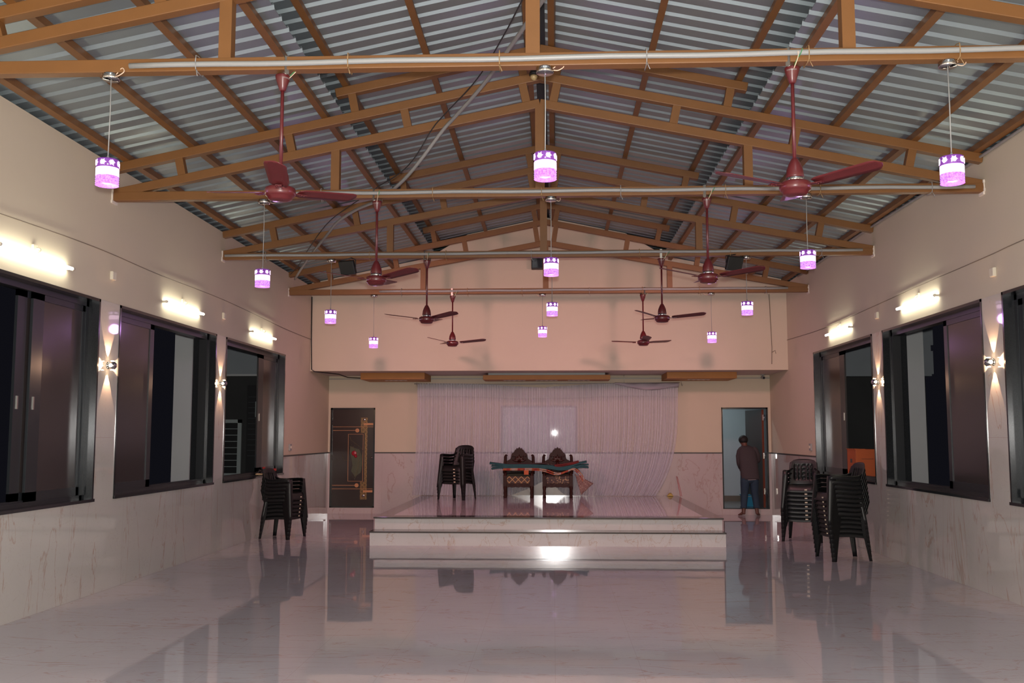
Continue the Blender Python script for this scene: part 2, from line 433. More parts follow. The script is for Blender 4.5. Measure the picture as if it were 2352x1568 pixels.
m.sheet([[(XC-.25,YF-.3,RA+.44),(XC-.25,YB+.3,RA+.44)],[(XC,YF-.3,RA+.50),(XC,YB+.3,RA+.50)],[(XC+.25,YF-.3,RA+.44),(XC+.25,YB+.3,RA+.44)]], .006, smooth=False)
struct(m.build('ceiling_ridge', M['dark_metal']), 'dark ridge capping along the top of the roof', 'ceiling')

# ------------------------------------------------------------------ windows
def window(name, side, y0, y1, sashes, label):
    """side -1: left wall. sashes: (ya, yb, near stile, far stile, track)"""
    sx = side; x = XL if side < 0 else XR
    f = lambda d: x + sx*d              # d metres into the wall
    root = empty(name, (x, (y0+y1)/2, WB)); ox, oy, oz = root.location
    def B(mb, a, b): mb.box((a[0]-ox,a[1]-oy,a[2]-oz),(b[0]-ox,b[1]-oy,b[2]-oz))
    m = MB(); e = .03                   # polished granite lining, a little proud of the tiles
    for a,b in (((f(-.02),y0,WB),(f(TH),y0+e,WT)),((f(-.02),y1-e,WB),(f(TH),y1,WT)),((f(-.02),y0,WT-e),(f(TH),y1,WT)),((f(-.035),y0,WB),(f(TH),y1,WB+e))): B(m,a,b)
    m.build('granite_surround', M['granite'], root)
    m = MB(); w = .055; d0, d1 = .09, .20; a0, a1 = y0+e, y1-e; b0, b1 = WB+e, WT-e
    for a,b in (((f(d0),a0,b0),(f(d1),a0+w,b1)),((f(d0),a1-w,b0),(f(d1),a1,b1)),((f(d0),a0,b1-w),(f(d1),a1,b1)),((f(d0),a0,b0),(f(d1),a1,b0+w*.7))): B(m,a,b)
    for dd in (.115,.14,.17): B(m,(f(dd),a0,b0+w*.7),(f(dd+.006),a1,b0+w*.7+.014))
    m.build('window_frame', M['alu'], root)
    for (ya, yb, sn, sf, tr) in sashes:
        da = .10 + .032*tr; db = da+.026; h0, h1 = b0+w*.7, b1-w+.01
        m = MB()
        for a,b in (((f(da),ya,h0),(f(db),ya+sn,h1)),((f(da),yb-sf,h0),(f(db),yb,h1)),((f(da),ya,h1-.07),(f(db),yb,h1)),((f(da),ya,h0),(f(db),yb,h0+.085))): B(m,a,b)
        s = m.build('sash', M['alu'], root)
        m = MB(); B(m,(f(da+.010),ya+sn,h0+.085),(f(da+.016),yb-sf,h1-.07)); m.build('glass_pane', M['glass'], s)
        m = MB(); B(m,(f(da-.008),(ya+sn*.3),1.86),(f(da),(ya+sn*.3)+.02,1.98)); m.build('latch', M['steel'], s)
    return struct(root, label, 'window')
window('window_1', -1, *WIN_L[0], [(8.95,9.99,.20,.07,0),(8.74,9.9,.16,.06,1)], 'dark sliding window nearest the camera on the peacock door side')
window('window_2', -1, *WIN_L[1], [(10.59,11.75,.08,.11,0)], 'dark sliding window with a pale pillar outside, on the peacock door side')
window('window_3', -1, *WIN_L[2], [(16.02,17.13,.28,.07,0)], 'dark sliding window with a white steel door seen outside')
window('window_4', 1, *WIN_R[0], [(8.7,9.86,.1,.09,0)], 'dark sliding window cut by the frame edge on the open doorway side')
window('window_5', 1, *WIN_R[1], [(10.5,11.74,.06,.09,0)], 'dark sliding window with a pale pillar outside, on the open doorway side')
window('window_6', 1, *WIN_R[2], [(15.75,17.06,.26,.07,0)], 'dark sliding window with an orange carton on its sill')

# ------------------------------------------------------------------ stage
SX0, SX1, SF, SZ = -2.74, 2.52, 15.1, .39
st = empty('stage', (-.11, 18, 0)); ox, oy = -.11, 18
struct(st, 'low two step stage of cream marble edged with dark granite', 'stage')
def SB(a, b, nm, mt, bev=0): m = MB(); m.box((a[0]-ox,a[1]-oy,a[2]),(b[0]-ox,b[1]-oy,b[2])); return m.build(nm, mt, st, bevel=bev)
SB((SX0+.01,SF+.012,0),(SX1-.01,YB-.013,SZ-.025), 'upper_riser', M['riser'])
SB((SX0,14.76,0),(SX1-.02,SF+.01,.185), 'lower_riser', M['riser'])
SB((SX0-.01,14.745,.185),(SX1-.01,SF+.012,.207), 'lower_nosing', M['granite_grey'], .004)
SB((SX0+.25,SF+.34,SZ-.025),(SX1-.25,YB-.013,SZ), 'stage_floor', M['floor'])
SB((SX0-.01,SF-.012,SZ-.024),(SX1+.01,SF+.34,SZ+.001), 'front_border', M['granite_grey'], .004)
SB((SX0-.01,SF+.34,SZ-.024),(SX0+.25,YB-.013,SZ+.001), 'side_border', M['granite_grey'], .004)
SB((SX1-.25,SF+.34,SZ-.024),(SX1+.01,YB-.013,SZ+.001), 'side_border', M['granite_grey'], .004)

# ------------------------------------------------------------------ doors
def door_closed():
    x0,x1,z0,z1 = D1; root = empty('door_1', ((x0+x1)/2, YB, z0)); w = x1-x0; h = z1-z0
    m = MB()
    for a,b in (((-w/2,-.02,0),(-w/2+.04,.15,h)),((w/2-.03,-.02,0),(w/2,.15,h)),((-w/2,-.02,h-.035),(w/2,.15,h)),((-w/2,-.02,0),(w/2,.15,.03))): m.box(a,b)
    m.build('door_frame', M['granite'], root)
    m = MB(); m.box((-w/2+.04,.0,.03),(w/2-.03,.04,h-.035)); leaf = m.build('door_leaf', plain('dark_brown_laminate',(.022,.012,.012),.25), root)
    # all inlay positions in (u,v): u 0..1 across the leaf, v 0..1 up it
    lx0, lx1, lz0, lz1 = -w/2+.04, w/2-.03, .03, h-.035
    U = lambda u: lx0+(lx1-lx0)*u; V = lambda v: lz0+(lz1-lz0)*v
    d = -.0035
    m = MB()
    for v in (.820,.178): m.box((U(.01),d,V(v)-.004),(U(.99),0,V(v)+.004))
    for v in (.782,.214):
        m.box((U(.01),d,V(v)-.0045),(U(.6),0,V(v)+.0045))
        m.lathe([(.042,-.002),(.042,.002)], 20, Matrix.Translation((U(.605),-.002,V(v)))@Matrix.Rotation(PI/2,4,'X'))
    for v in (.848,.153): m.box((U(.76),d*1.5,V(v)-.022),(U(.99),0,V(v)+.022))
    m.build('copper_inlay', M['copper'], leaf)
    # running key pattern
    m = MB(); t = .006
    def cell(cx, cz, s, flip):
        e = s*.42; q = flip
        for a,b,c,dd in ((-e,-e,-e+t,e),(-e,e-t,e,e),(-e,-e,e,-e+t)): m.box((cx+q*a,-.003,cz+b),(cx+q*c,0,cz+dd))
        m.box((cx-q*e*.3,-.003,cz-t/2),(cx+q*e,0,cz+t/2))
    s = .046; k = 0; zc = V(.08)
    while zc < V(.925):
        u = U(.80)
        cell(u+.022, zc, s, 1 if k%2 else -1)
        if zc < V(.245) or zc > V(.745):
            cell(u-.026, zc, s, -1 if k%2 else 1); cell(u-.074, zc, s, 1 if k%2 else -1)
        else:
            m.box((u-.008,-.003,zc-s/2),(u-.003,0,zc+s/2))
        zc += s; k += 1
    m.build('gold_key_pattern', M['gold'], leaf)
    m = MB(); a,b,c,e = U(.385), U(.755), V(.255), V(.745)
    for p,q in (((a,c),(a+.008,e)),((b-.008,c),(b,e)),((a,c),(b,c+.006)),((a,e-.006),(b,e))): m.box((p[0],-.004,p[1]),(q[0],0,q[1]))
    m.build('feather_frame', M['copper'], leaf)
    # peacock feather relief
    m = MB(); cx, cz = U(.53), V(.53)
    quill = [(U(.56),V(.275)),(U(.58),V(.33)),(U(.63),V(.40)),(U(.645),V(.48)),(U(.60),V(.55)),(U(.50),V(.60)),(U(.43),V(.615))]
    body = [(U(.56),V(.30)),(U(.70),V(.345)),(U(.73),V(.42)),(U(.72),V(.52)),(U(.66),V(.585)),(U(.55),V(.60)),(U(.44),V(.62)),(U(.43),V(.56)),(U(.47),V(.50)),(U(.50),V(.42)),(U(.47),V(.36)),(U(.52),V(.33))]
    m.prism(body, .004, Matrix.Translation((0,-.003,0))); m.build('feather', plain('green_feather',(.055,.062,.028),.4,noise=.5,nscale=40), leaf)
    m = MB(); m.tube([(x,-.006,z) for x,z in quill], .004, 6)
    rr = random.Random(3)
    for i in range(22):
        a0 = i/21; j = a0*(len(quill)-2); i0 = int(j); fx = j-i0
        px = quill[i0][0]*(1-fx)+quill[i0+1][0]*fx; pz = quill[i0][1]*(1-fx)+quill[i0+1][1]*fx
        sg = 1 if i%2 else -1
        m.tube([(px,-.006,pz),(px+sg*.03,-.007,pz+.045),(px+sg*.055,-.006,pz+.11)], .0016, 4)
    m.tube([(U(.73),-.006,V(.42)),(U(.75),-.006,V(.58)),(U(.62),-.006,V(.63)),(U(.46),-.006,V(.68)),(U(.42),-.006,V(.72))], .0025, 5)
    m.tube([(U(.42),-.006,V(.47)),(U(.30),-.006,V(.47)),(U(.25),-.006,V(.53))], .002, 5)
    m.build('feather_barbs', plain('olive_barbs',(.16,.13,.06),.4), leaf)
    m = MB(); m.lathe([(.0,.012),(.045,.010),(.06,0)], 20, Matrix.Translation((U(.535),-.002,V(.545)))@Matrix.Rotation(PI/2,4,'X'))
    m.lathe([(.0,.018),(.022,.014),(.035,0)], 16, Matrix.Translation((U(.575),-.004,V(.515)))@Matrix.Rotation(PI/2,4,'X'))
    m.build('feather_eye', plain('crimson_stone',(.33,.015,.03),.2), leaf)
    m = MB()
    for v in (.895,.108): m.lathe([(.0,.006),(.026,.006),(.028,0)], 16, Matrix.Translation((U(.775),-.003,V(v)))@Matrix.Rotation(PI/2,4,'X'))
    m.build('metal_stud', M['chrome'], leaf)
    m = MB(); m.lathe([(.02,.0),(.016,.03),(.022,.045),(.0,.055)], 16, Matrix.Translation((U(.965),0,V(.50)))@Matrix.Rotation(PI/2,4,'X')); m.build('door_knob', M['chrome'], leaf)
    m = MB()
    for z in (.14,.5,.86): m.tube([(lx0-.004,-.012,V(z)-.05),(lx0-.004,-.012,V(z)+.05)], .008, 8)
    m.build('hinge', M['chrome'], root)
    return struct(root, 'dark laminate door with a peacock feather inlay and gold key pattern', 'door')
door_closed()
def door_open():
    x0,x1,z0,z1 = D2; root = empty('door_2', ((x0+x1)/2, YB, z0)); w = x1-x0; h = z1-z0
    m = MB()
    for a,b in (((-w/2,-.02,0),(-w/2+.025,.2,h)),((w/2-.035,-.02,0),(w/2,.2,h)),((-w/2,-.02,h-.03),(w/2,.2,h)),((-w/2,-.02,-.0),(w/2,.2,.012))): m.box(a,b)
    m.build('door_frame', M['granite'], root)
    m = MB(); m.box((-.02,0,.02),(.02,.82,h-.04)); leaf = m.build('door_leaf', plain('grey_brown_laminate',(.06,.05,.045),.35), root, loc=(w/2-.085,.10,0), rot=(0,0,R(13)))
    m = MB(); m.box((-.022,-.012,.02),(.022,.002,h-.04)); m.build('door_edge', M['red_wood'], leaf)
    m = MB()
    for z in (h*.90,h*.52,h*.17): m.box((-.006,-.022,z-.06),(.034,-.012,z+.06)); m.tube([(.03,-.025,z-.06),(.03,-.025,z+.06)], .009, 8)
    m.build('hinge', M['chrome'], root, loc=(w/2-.085,.10,0))
    return struct(root, 'open doorway with its door swung inwards behind the standing person', 'door')
door_open()

# small room behind the open doorway
def side_room():
    m = MB(); y0, y1, a, b = YB+.2, YB+2.4, 2.6, 5.4
    m.box((a,y1,0),(b,y1+.1,3.0)); m.box((a-.1,y0,0),(a,y1+.1,3.0)); m.box((b,y0,0),(b+.1,y1+.1,3.0)); m.box((a-.1,y0,2.95),(b+.1,y1+.1,3.05))
    m.box((a,y0-.02,.0),(D2[0],y0,3)); m.box((D2[1],y0-.02,0),(b,y0,3)); m.box((a,y0-.02,2.2),(b,y0,3))
    w = m.build('wall_room', M['room_paint']); struct(w, 'blue grey walls of the small room behind the open doorway', 'wall')
    m = MB(); m.box((a,y0-.2,.0),(b,y1,.125)); struct(m.build('floor_room', M['room_floor']), 'grey tile floor of the small room behind the doorway', 'floor')
    m = MB(); m.box((a,y1-.02,.125),(b,y1,.25)); struct(m.build('baseboard_room', M['skirting']), 'brown skirting at the foot of the small room wall', 'baseboard')
side_room()

# pale glass panel fixed on the back wall behind the curtain
m = MB(); m.box((-.76,-.015,0),(.76,.0,.94)); gp = m.build('window_7', M['glass_white'], loc=(-.32,YB,1.27), bevel=.004)
struct(gp, 'pale glazed panel on the back wall seen through the curtain', 'window')
m = MB()
for a,b in (((-.79,-.02,-.0),(-.755,0,.95)),((.755,-.02,0),(.79,0,.95)),((-.79,-.02,.94),(.79,0,.97))): m.box(a,b)
m.build('panel_frame', M['pvc'], gp)

# ------------------------------------------------------------------ roof trusses
TR = [(6.75,4.245,5.20,5.47), (10.3,4.185,5.15,5.45), (13.85,4.18,5.06,5.42), (17.41,4.175,5.04,5.42)]
TN = ['nearest the camera','second from the camera','third from the camera','nearest the stage']
for (y, zt, zl, zu), nm in zip(TR, TN):
    root = empty('roof_truss', (XC, y, zt)); tag(root, 'orange painted steel roof truss spanning the hall, '+nm, 'roof truss', 'roof trusses')
    T = .095; hl = XR-XC-.0; hz = -zt
    a0, a1 = XL-XC, XR-XC
    zend = zt+.03
    lowz = lambda x: (zl - (zl-zend)*abs(x)/abs(a0 if x < 0 else a1)) - zt
    upz = lambda x: (zu - (zu-4.495)*abs(x)/4.6) - zt
    m = MB(); m.bar((a0-.05,0,0),(a1+.05,0,0),T,T); m.build('tie_beam', M['paint'], root, bevel=.006)
    for s, e in ((-1,a0),(1,a1)):
        m = MB(); m.bar((e,0,lowz(e)),(0,0,lowz(0)),T*.965,T); m.build('lower_rafter', M['paint'], root, bevel=.006)
        m = MB(); m.bar((e,0,upz(e)),(0,0,upz(0)),T*1.02,T); m.build('upper_rafter', M['paint'], root, bevel=.006)
        m = MB(); m.bar((s*2.2,0,upz(2.2)+.30),(0,0,upz(0)+.30),T*1.02,T); m.build('monitor_rafter', M['paint'], root, bevel=.006)
        for d in (.16,1.43,2.68,3.87):
            m = MB(); x = s*d; m.bar((x-s*.02,0,lowz(x)+.03),(x+s*.03,0,upz(x)-.03),.085,.085,(0,1,0)); m.build('strut', M['paint'], root)
        for d in (.19,2.0):
            m = MB(); x = s*d; m.bar((x-s*.02,0,upz(x)+.03),(x+s*.03,0,upz(x)+.28),.085,.085,(0,1,0)); m.build('strut', M['paint'], root)
        m = MB(); x = s*2.19; m.bar((x,0,.04),(x,0,lowz(x)-.03),.09,.09,(0,1,0)); m.build('post', M['paint'], root)
        m = MB(); rr = random.Random(int(y*10)+s)
        for k in range(5):
            dz = -.06+.03*k; m.box((e, -.07+.02*rr.random(), dz-.016),(e-s*(.010+.012*rr.random()), .07-.02*rr.random(), dz+.016))
        m.build('mortar_patch', M['mortar'], root)
    m = MB(); m.bar((0,0,.04),(0,0,lowz(0)-.03),.10,.10,(0,1,0)); m.build('post', M['paint'], root)

PUR = [(-4.47,0,'lowest, along the eave on the peacock door side'),(-3.76,0,'second from the eave on the peacock door side'),(-3.0,0,'third from the eave on the peacock door side'),(-2.32,0,'fourth from the eave on the peacock door side'),
       (-2.1,1,'carrying the raised roof edge on the peacock door side'),(-1.18,1,'halfway up the raised roof on the peacock door side'),(-.13,1,'just beside the ridge on the peacock door side'),
       (.13,1,'just beside the ridge on the open doorway side'),(1.17,1,'halfway up the raised roof on the open doorway side'),(2.12,1,'carrying the raised roof edge on the open doorway side'),
       (2.40,0,'fourth from the eave on the open doorway side'),(3.12,0,'third from the eave on the open doorway side'),(3.92,0,'second from the eave on the open doorway side'),(4.55,0,'lowest, along the eave on the open doorway side')]
for dx, up, lb in PUR:
    m = MB(); z = RA-RS*abs(dx)+(.395 if up else .092); s = 1 if dx > 0 else -1
    n = Vector((s*RS,0,1)).normalized(); L = YU-YF
    m.bar((0,-L/2,0),(0,L/2,0),.065,.078,n)
    o = m.build('purlin', M['paint'], loc=(XC+dx,(YU+YF)/2,z)); tag(o, 'orange roof purlin '+lb, 'purlin', 'purlins under the roof sheets')

# conduits on the ties
for y, zt, xa, xb, dz0, dz1, nm in ((6.75,4.245,-3.0,4.4,-.015,.012,'nearest the camera'),(10.3,4.185,-2.85,4.36,.0,.0,'second from the camera'),(13.85,4.18,-4.7,4.3,.0,.015,'third from the camera'),(17.41,4.175,-3.1,4.1,.0,.02,'nearest the stage')):
    yy = y-.075; m = MB()
    k = 24; m.tube([(xa+(xb-xa)*i/k, yy, zt+dz0+(dz1-dz0)*i/k+.004*math.sin(i*1.3)) for i in range(k+1)], .020, 10)
    o = m.build('conduit_pipe', M['pvc']); tag(o, 'white plastic conduit tied along the beam of the truss '+nm, 'conduit', 'conduits on the truss beams')
    rr = random.Random(int(y*7))
    for i in range(7):
        x = xa+(xb-xa)*(i+.5+.3*(rr.random()-.5))/7; m = MB(); h = .058; zz = zt; dd = .024
        pts = [(x,yy-dd,zz+.0),(x,yy-.015,zz+h-.01),(x,yy+.03,zz+h),(x,y+.05,zz+h),(x,y+.053,zz-h),(x,yy+.03,zz-h),(x,yy-.015,zz-h+.01),(x,yy-dd,zz)]
        m.tube(pts, .0035, 5)
        m.tube([(x,yy-.01,zz-h+.01),(x+.02,yy-.03,zz-h-.05)], .003, 4)
        m.build('cable_tie', M['zip'] if i%3 else M['pvc'], o)

def smooth_path(P, n=6):
    P = [Vector(p) for p in P]; out = []
    for i in range(len(P)-1):
        p0, p1, p2, p3 = P[max(i-1,0)], P[i], P[i+1], P[min(i+2,len(P)-1)]
        for k in range(n):
            t = k/n; out.append(.5*((2*p1)+(p2-p0)*t+(2*p0-5*p1+4*p2-p3)*t*t+(3*p1-p0-3*p2+p3)*t**3))
    out.append(P[-1]); return out
dp = [(-.02,7.0,4.87),(-.09,7.3,4.92),(-.33,8.2,4.99),(-.664,9.2,4.98),(-1.0,9.8,4.86),(-1.145,9.98,4.778),(-1.40,10.17,4.52),(-1.59,10.36,4.375),(-1.80,10.62,4.29),(-2.07,11.2,4.324),(-2.44,11.9,4.39),(-2.814,12.6,4.40),(-3.11,13.3,4.38),(-3.61,14.4,4.301),(-4.1,15.7,4.30),(-4.54,17.0,4.355)]
m = MB(); m.tube(smooth_path(dp), .019, 8); o = m.build('loose_conduit', M['grey_pvc'])
tag(o, 'loose grey conduit slung diagonally across the trusses from the ridge to the wall', 'conduit')
m = MB(); m.tube(smooth_path([(p[0]-.09-.03*math.sin(i*1.7), p[1]+.06, p[2]+.07+.03*math.sin(i*.9)) for i,p in enumerate(dp)]), .006, 6); o = m.build('loose_cable', M['wire_dark'])
tag(o, 'thin dark cable running loosely beside the diagonal grey conduit', 'cable')
# thin cables along the two side walls
m = MB(); m.tube(smooth_path([(XL+.012,y,z) for y,z in ((3,3.45),(6,3.44),(8.33,3.52),(9.95,3.56),(11.6,3.545),(14.0,3.56),(17.15,3.495),(19.03,3.49))]), .0045, 6)
tag(m.build('wall_cable', M['wire_brown']), 'thin cable sagging along the cream wall on the peacock door side', 'cable')
m = MB(); m.tube(smooth_path([(XR-.012,y,z) for y,z in ((3,3.5),(6,3.47),(9.3,3.47),(10.26,3.455),(12.1,3.44),(14.2,3.41),(16.5,3.385),(19.03,3.44))]), .0045, 6)
tag(m.build('wall_cable', M['wire_brown']), 'thin cable sagging along the cream wall on the open doorway side', 'cable')
m = MB(); m.tube([(XL+.015,YU-.02,4.33),(XL+.02,YU-.02,3.45),(XL+.035,YU-.02,2.90),(XL+.09,YU-.02,2.86),(XL+.45,YU+.5,2.84),(XL+.55,YU+.9,2.80),(XL+.8,YB-.05,2.82)], .010, 6)
tag(m.build('drop_cable', M['wire_dark']), 'black cable dropping down the corner edge of the gable wall', 'cable')
m = MB(); m.tube([(XR-.33,YU-.012,4.33),(XR-.30,YU-.012,3.3),(XR-.31,YU-.012,2.98)], .006, 6); m.tube([(XR-.31,YU-.012,3.2),(XR-.24,YU-.02,3.24),(XR-.23,YU-.02,3.18)], .006, 5)
tag(m.build('drop_cable', M['wire_brown']), 'thin pale cable hanging down the gable wall above the open doorway', 'cable')
m = MB(); m.tube([(XR-.03,y,roofz(XR-.03)+.02+.01*math.sin(y)) for y in [6+.5*i for i in range(25)]], .016, 8)
tag(m.build('eave_pipe', M['grey_pvc']), 'pale pipe tied along the eave purlin on the open doorway side', 'pipe')

# ------------------------------------------------------------------ ceiling fans
def make_fan(y):
    root = empty('ceiling_fan', (0,0,0))
    # origin at the beam centre; the motor hangs below
    m = MB(); m.box((-.016,-.06,.04),(.016,.06,.052)); m.box((-.016,-.062,-.075),(.016,-.055,.05)); m.box((-.016,.055,-.075),(.016,.062,.05)); m.tube([(0,-.06,-.07),(0,.06,-.07)], .012, 8)
    m.build('hanger_clamp', M['steel'], root)
    m = MB(); m.lathe([(.050,-.075),(.053,-.082),(.050,-.10),(.030,-.16),(.022,-.185),(.016,-.19)], 20); cn = m.build('canopy', M['fan'], root)
    tcu = bpy.data.curves.new('lettering', 'FONT'); tcu.body = 'crompton'; tcu.size = .017; tcu.align_x = 'CENTER'; tcu.resolution_u = 2
    tob = bpy.data.objects.new('lettering', tcu); COL.objects.link(tob); bpy.context.view_layer.update()
    tme = bpy.data.meshes.new_from_object(tob.evaluated_get(bpy.context.evaluated_depsgraph_get())); bpy.data.objects.remove(tob)
    for v in tme.vertices:      # wrapped round the cone of the canopy
        z = -.108+v.co.y; r = .0502-(-.10-z)*.3333; a_ = R(-68)+v.co.x/.047; r = r if z < -.10 else .0502+(z+.10)*.1667
        v.co = ((r+.0012)*math.cos(a_), (r+.0012)*math.sin(a_), z)
    tme.materials.clear(); tme.materials.append(M['pvc']); lt = bpy.data.objects.new('lettering', tme); COL.objects.link(lt); lt.parent = cn
    m = MB(); m.tube([(0,0,-.08),(0,0,-.77)], .0125, 10); m.build('downrod', M['fan'], root)
    m = MB(); m.lathe([(.014,-.66),(.022,-.665),(.040,-.70),(.055,-.74),(.062,-.79),(.060,-.80),(.0,-.80)], 22); m.build('bell_cover', M['fan'], root, loc=(0,0,-.06))
    m = MB(); m.lathe([(.052,-.795),(.060,-.80),(.060,-.825),(.052,-.83)], 20); m.build('trim_ring', M['chrome'], root, loc=(0,0,-.06))
    m = MB(); m.lathe([(.0,-.822),(.085,-.825),(.104,-.835),(.108,-.85),(.108,-.872),(.104,-.885),(.095,-.893),(.088,-.896),(.082,-.914),(.06,-.922),(.0,-.924)], 32); m.build('motor', M['fan'], root, loc=(0,0,-.06))
    for k in range(3):
        a = R(120*k); bl = MB(); G = []; n = 14
        for i in range(n+1):
            t = i/n; r = .135+.475*t; w = .125+.030*t
            if i == 0: w *= .72
            if i == n: w *= .45
            if i == n-1: w *= .85
            row = []
            for j in range(5):
                v = (j-2)/2*w/2; row.append((r + (.0 if i < n else -.006*abs(j-2)), v, -.850 - v*.19 + .004*(1-(j-2)**2/4) + .040*t))
            G.append(row)
        bl.sheet(G, .003); b = bl.build('blade', M['fan_blade'], root, loc=(0,0,-.06), rot=(0,0,a))
        m = MB(); m.box((.085,-.022,-.862),(.20,.022,-.857)); 
        for px,py in ((.16,.014),(.16,-.014),(.185,0)): m.lathe([(.0,-.866),(.005,-.865),(.005,-.855)], 8, Matrix.Translation((px,py,0)))
        m.build('bracket', M['fan'], b)
    m = MB(); m.tube(smooth_path([(.03,-.03,-.09),(.06,-.05,-.05),(.10,-.07,-.02),(.12,-.08,.01)],4), .0035, 5); m.build('green_wire', M['wire_green'], root)
    m = MB(); m.tube(smooth_path([(.03,-.035,-.10),(.075,-.06,-.04),(.085,-.075,.0)],4), .003, 5); m.build('pale_wire', M['wire_cream'], root)
    return root
FANS = [(-1.92,6.75,42,4.245),(1.665,6.75,-40,4.245),(-1.88,10.3,-37,4.185),(1.615,10.3,-30,4.185),(-1.80,13.85,-40,4.18),(1.52,13.85,-10,4.18),(-1.80,17.41,-7,4.175),(1.575,17.41,32,4.175)]
fan_lb = ['large maroon ceiling fan on the peacock door side of the truss nearest the camera','large maroon ceiling fan on the open doorway side of the truss nearest the camera',
 'maroon ceiling fan on the peacock door side of the second truss','maroon ceiling fan on the open doorway side of the second truss',
 'maroon ceiling fan on the peacock door side of the third truss','maroon ceiling fan on the open doorway side of the third truss',
 'small looking maroon fan on the peacock door side, on the truss nearest the stage','small looking maroon fan on the open doorway side, on the truss nearest the stage']
proto = make_fan(0)
for i, (x, y, a, z) in enumerate(FANS):
    o = proto if i == 0 else copy_tree(proto)
    o.location = (x, y, z); o.rotation_euler = (0,0,R(a)); tag(o, fan_lb[i], 'ceiling fan', 'maroon ceiling fans')

# ------------------------------------------------------------------ pendants
def make_pendant(drop):
    root = empty('pendant_light', (0,0,0))
    m = MB(); m.lathe([(.0,-.047),(.058,-.047),(.062,-.052),(.062,-.085),(.058,-.090),(.0,-.090)], 24); m.build('canopy', M['chrome'], root)
    m = MB(); m.tube([(0,0,-.085),(.003,0,-drop*.5),(0,0,-drop+.02)], .0042, 6); m.lathe([(.005,-drop+.03),(.014,-drop-.0),(.016,-drop-.006)], 10); m.build('cord', M['pvc'], root)
    t = -drop
    m = MB(); m.lathe([(.0,t-.004),(.074,t-.004),(.078,t-.008),(.078,t-.062),(.074,t-.066),(.0,t-.066)], 24); sh = m.build('crystal_ring', M['pend_ring'], root)
    m = MB()
    for k in range(8):
        a = 2*PI*k/8; tx, ty = -math.sin(a), math.cos(a); pts = []
        for q in range(24):
            rr = (.024 if q%4 == 2 else .020 if q%4 == 0 else .013)*(1+.12*math.sin(5*q+k)); b = PI/2+q*PI/12
            u = rr*math.cos(b); aa = a+u/.0785; pts.append((.0785*math.cos(aa), .0785*math.sin(aa), t-.036+rr*math.sin(b)))
        ps2 = [(x*1.04, y*1.04, z) for x,y,z in pts]
        m.add(pts+ps2, [tuple(range(24,48))]+[(i,(i+1)%24,24+(i+1)%24,24+i) for i in range(24)])
    m.build('flower_cutouts', M['pend_star'], sh)
    m = MB(); m.lathe([(.0,t-.067),(.077,t-.067),(.0785,t-.07),(.0785,t-.125),(.0,t-.125)], 24); m.build('diffuser', M['pend_core'], root)
    m = MB(); pr = [(.079,t-.1255)]
    for q in range(4): z = t-.128-.016*q; pr += [(.080,z),(.076,z-.008),(.080,z-.014)]
    pr.append((.0,t-.192)); m.lathe(pr, 16, smooth=False); m.build('crystal_skirt', M['pend_low'], root)
    m = MB(); m.tube(smooth_path([(.05,-.03,-.06),(.10,-.05,-.02),(.12,-.06,-.05),(.08,-.06,-.08),(.05,-.04,-.075)],4), .004, 5); m.build('loose_wire', M['wire_cream'], root)
    return root
PEND = [[(-3.165,4.245,.67),(-.055,4.245,.66),(2.73,4.245,.72)],[(-3.10,4.185,.80),(-.025,4.185,.70),(2.65,4.185,.64)],[(-3.175,4.18,.78),(-.022,4.18,.69),(2.705,4.18,.69)],[(-3.21,4.175,.81),(-.20,4.175,.63),(2.775,4.175,.74)]]
side_nm = ['on the peacock door side','in the middle','on the open doorway side']
for row, (y, nm) in enumerate(zip((6.75,10.3,13.85,17.41), ('of the truss nearest the camera','of the second truss','of the third truss','of the truss nearest the stage'))):
    for c, (x, zt, dr) in enumerate(PEND[row]):
        o = make_pendant(dr); o.location = (x, y, zt); o.rotation_euler = (0,0,R(17*(row*3+c)))
        tag(o, 'glowing violet crystal pendant lamp '+side_nm[c]+' '+nm, 'pendant lamp', 'violet pendant lamps')
        for dz, e in ((-.26,1.0),):
            ld = bpy.data.lights.new('pendant_glow', 'POINT'); ld.energy = 4.5; ld.color = (.74,.36,1.0); ld.shadow_soft_size = .07
            lo = bpy.data.objects.new('pendant_glow', ld); COL.objects.link(lo); lo.location = (x, y, zt-dr+dz)

# ------------------------------------------------------------------ tube lights on the side walls
def make_tube(L=1.25):
    root = empty('tube_light', (0,0,0))      # local: wall at x=0, room towards +x, tube along y
    m = MB(); m.tube([(.055,-L/2,0),(.055,L/2,0)], .015, 12); m.build('glowing_tube', M['tube'], root)
    m = MB()
    for s in (-1,1): m.tube([(.055,s*L/2,0),(.055,s*(L/2+.03),0)], .017, 10); m.box((0,s*(L/2+.005)-.012,-.012),(.05,s*(L/2+.005)+.012,.012))
    m.build('end_cap', M['plastic_white'], root)
    m = MB(); m.box((0,-.035,.045),(.022,.035,.115)); m.tube(smooth_path([(.02,.02,.09),(.05,.03,.08),(.055,.01,.05),(.03,-.02,.03)],4), .006, 6); m.build('wall_bracket', M['plastic_white'], root)
    return root
tp = make_tube(); first = True
tl = {(-1,8.72):'bright tube light on the peacock door side, nearest the camera', (-1,12.35):'bright tube light over the window with the pale pillar, peacock door side', (-1,15.8):'bright tube light over the window with the white steel door outside',
      (1,12.2):'bright tube light over the window with the pale pillar, open doorway side', (1,15.55):'bright tube light over the window with the orange carton'}
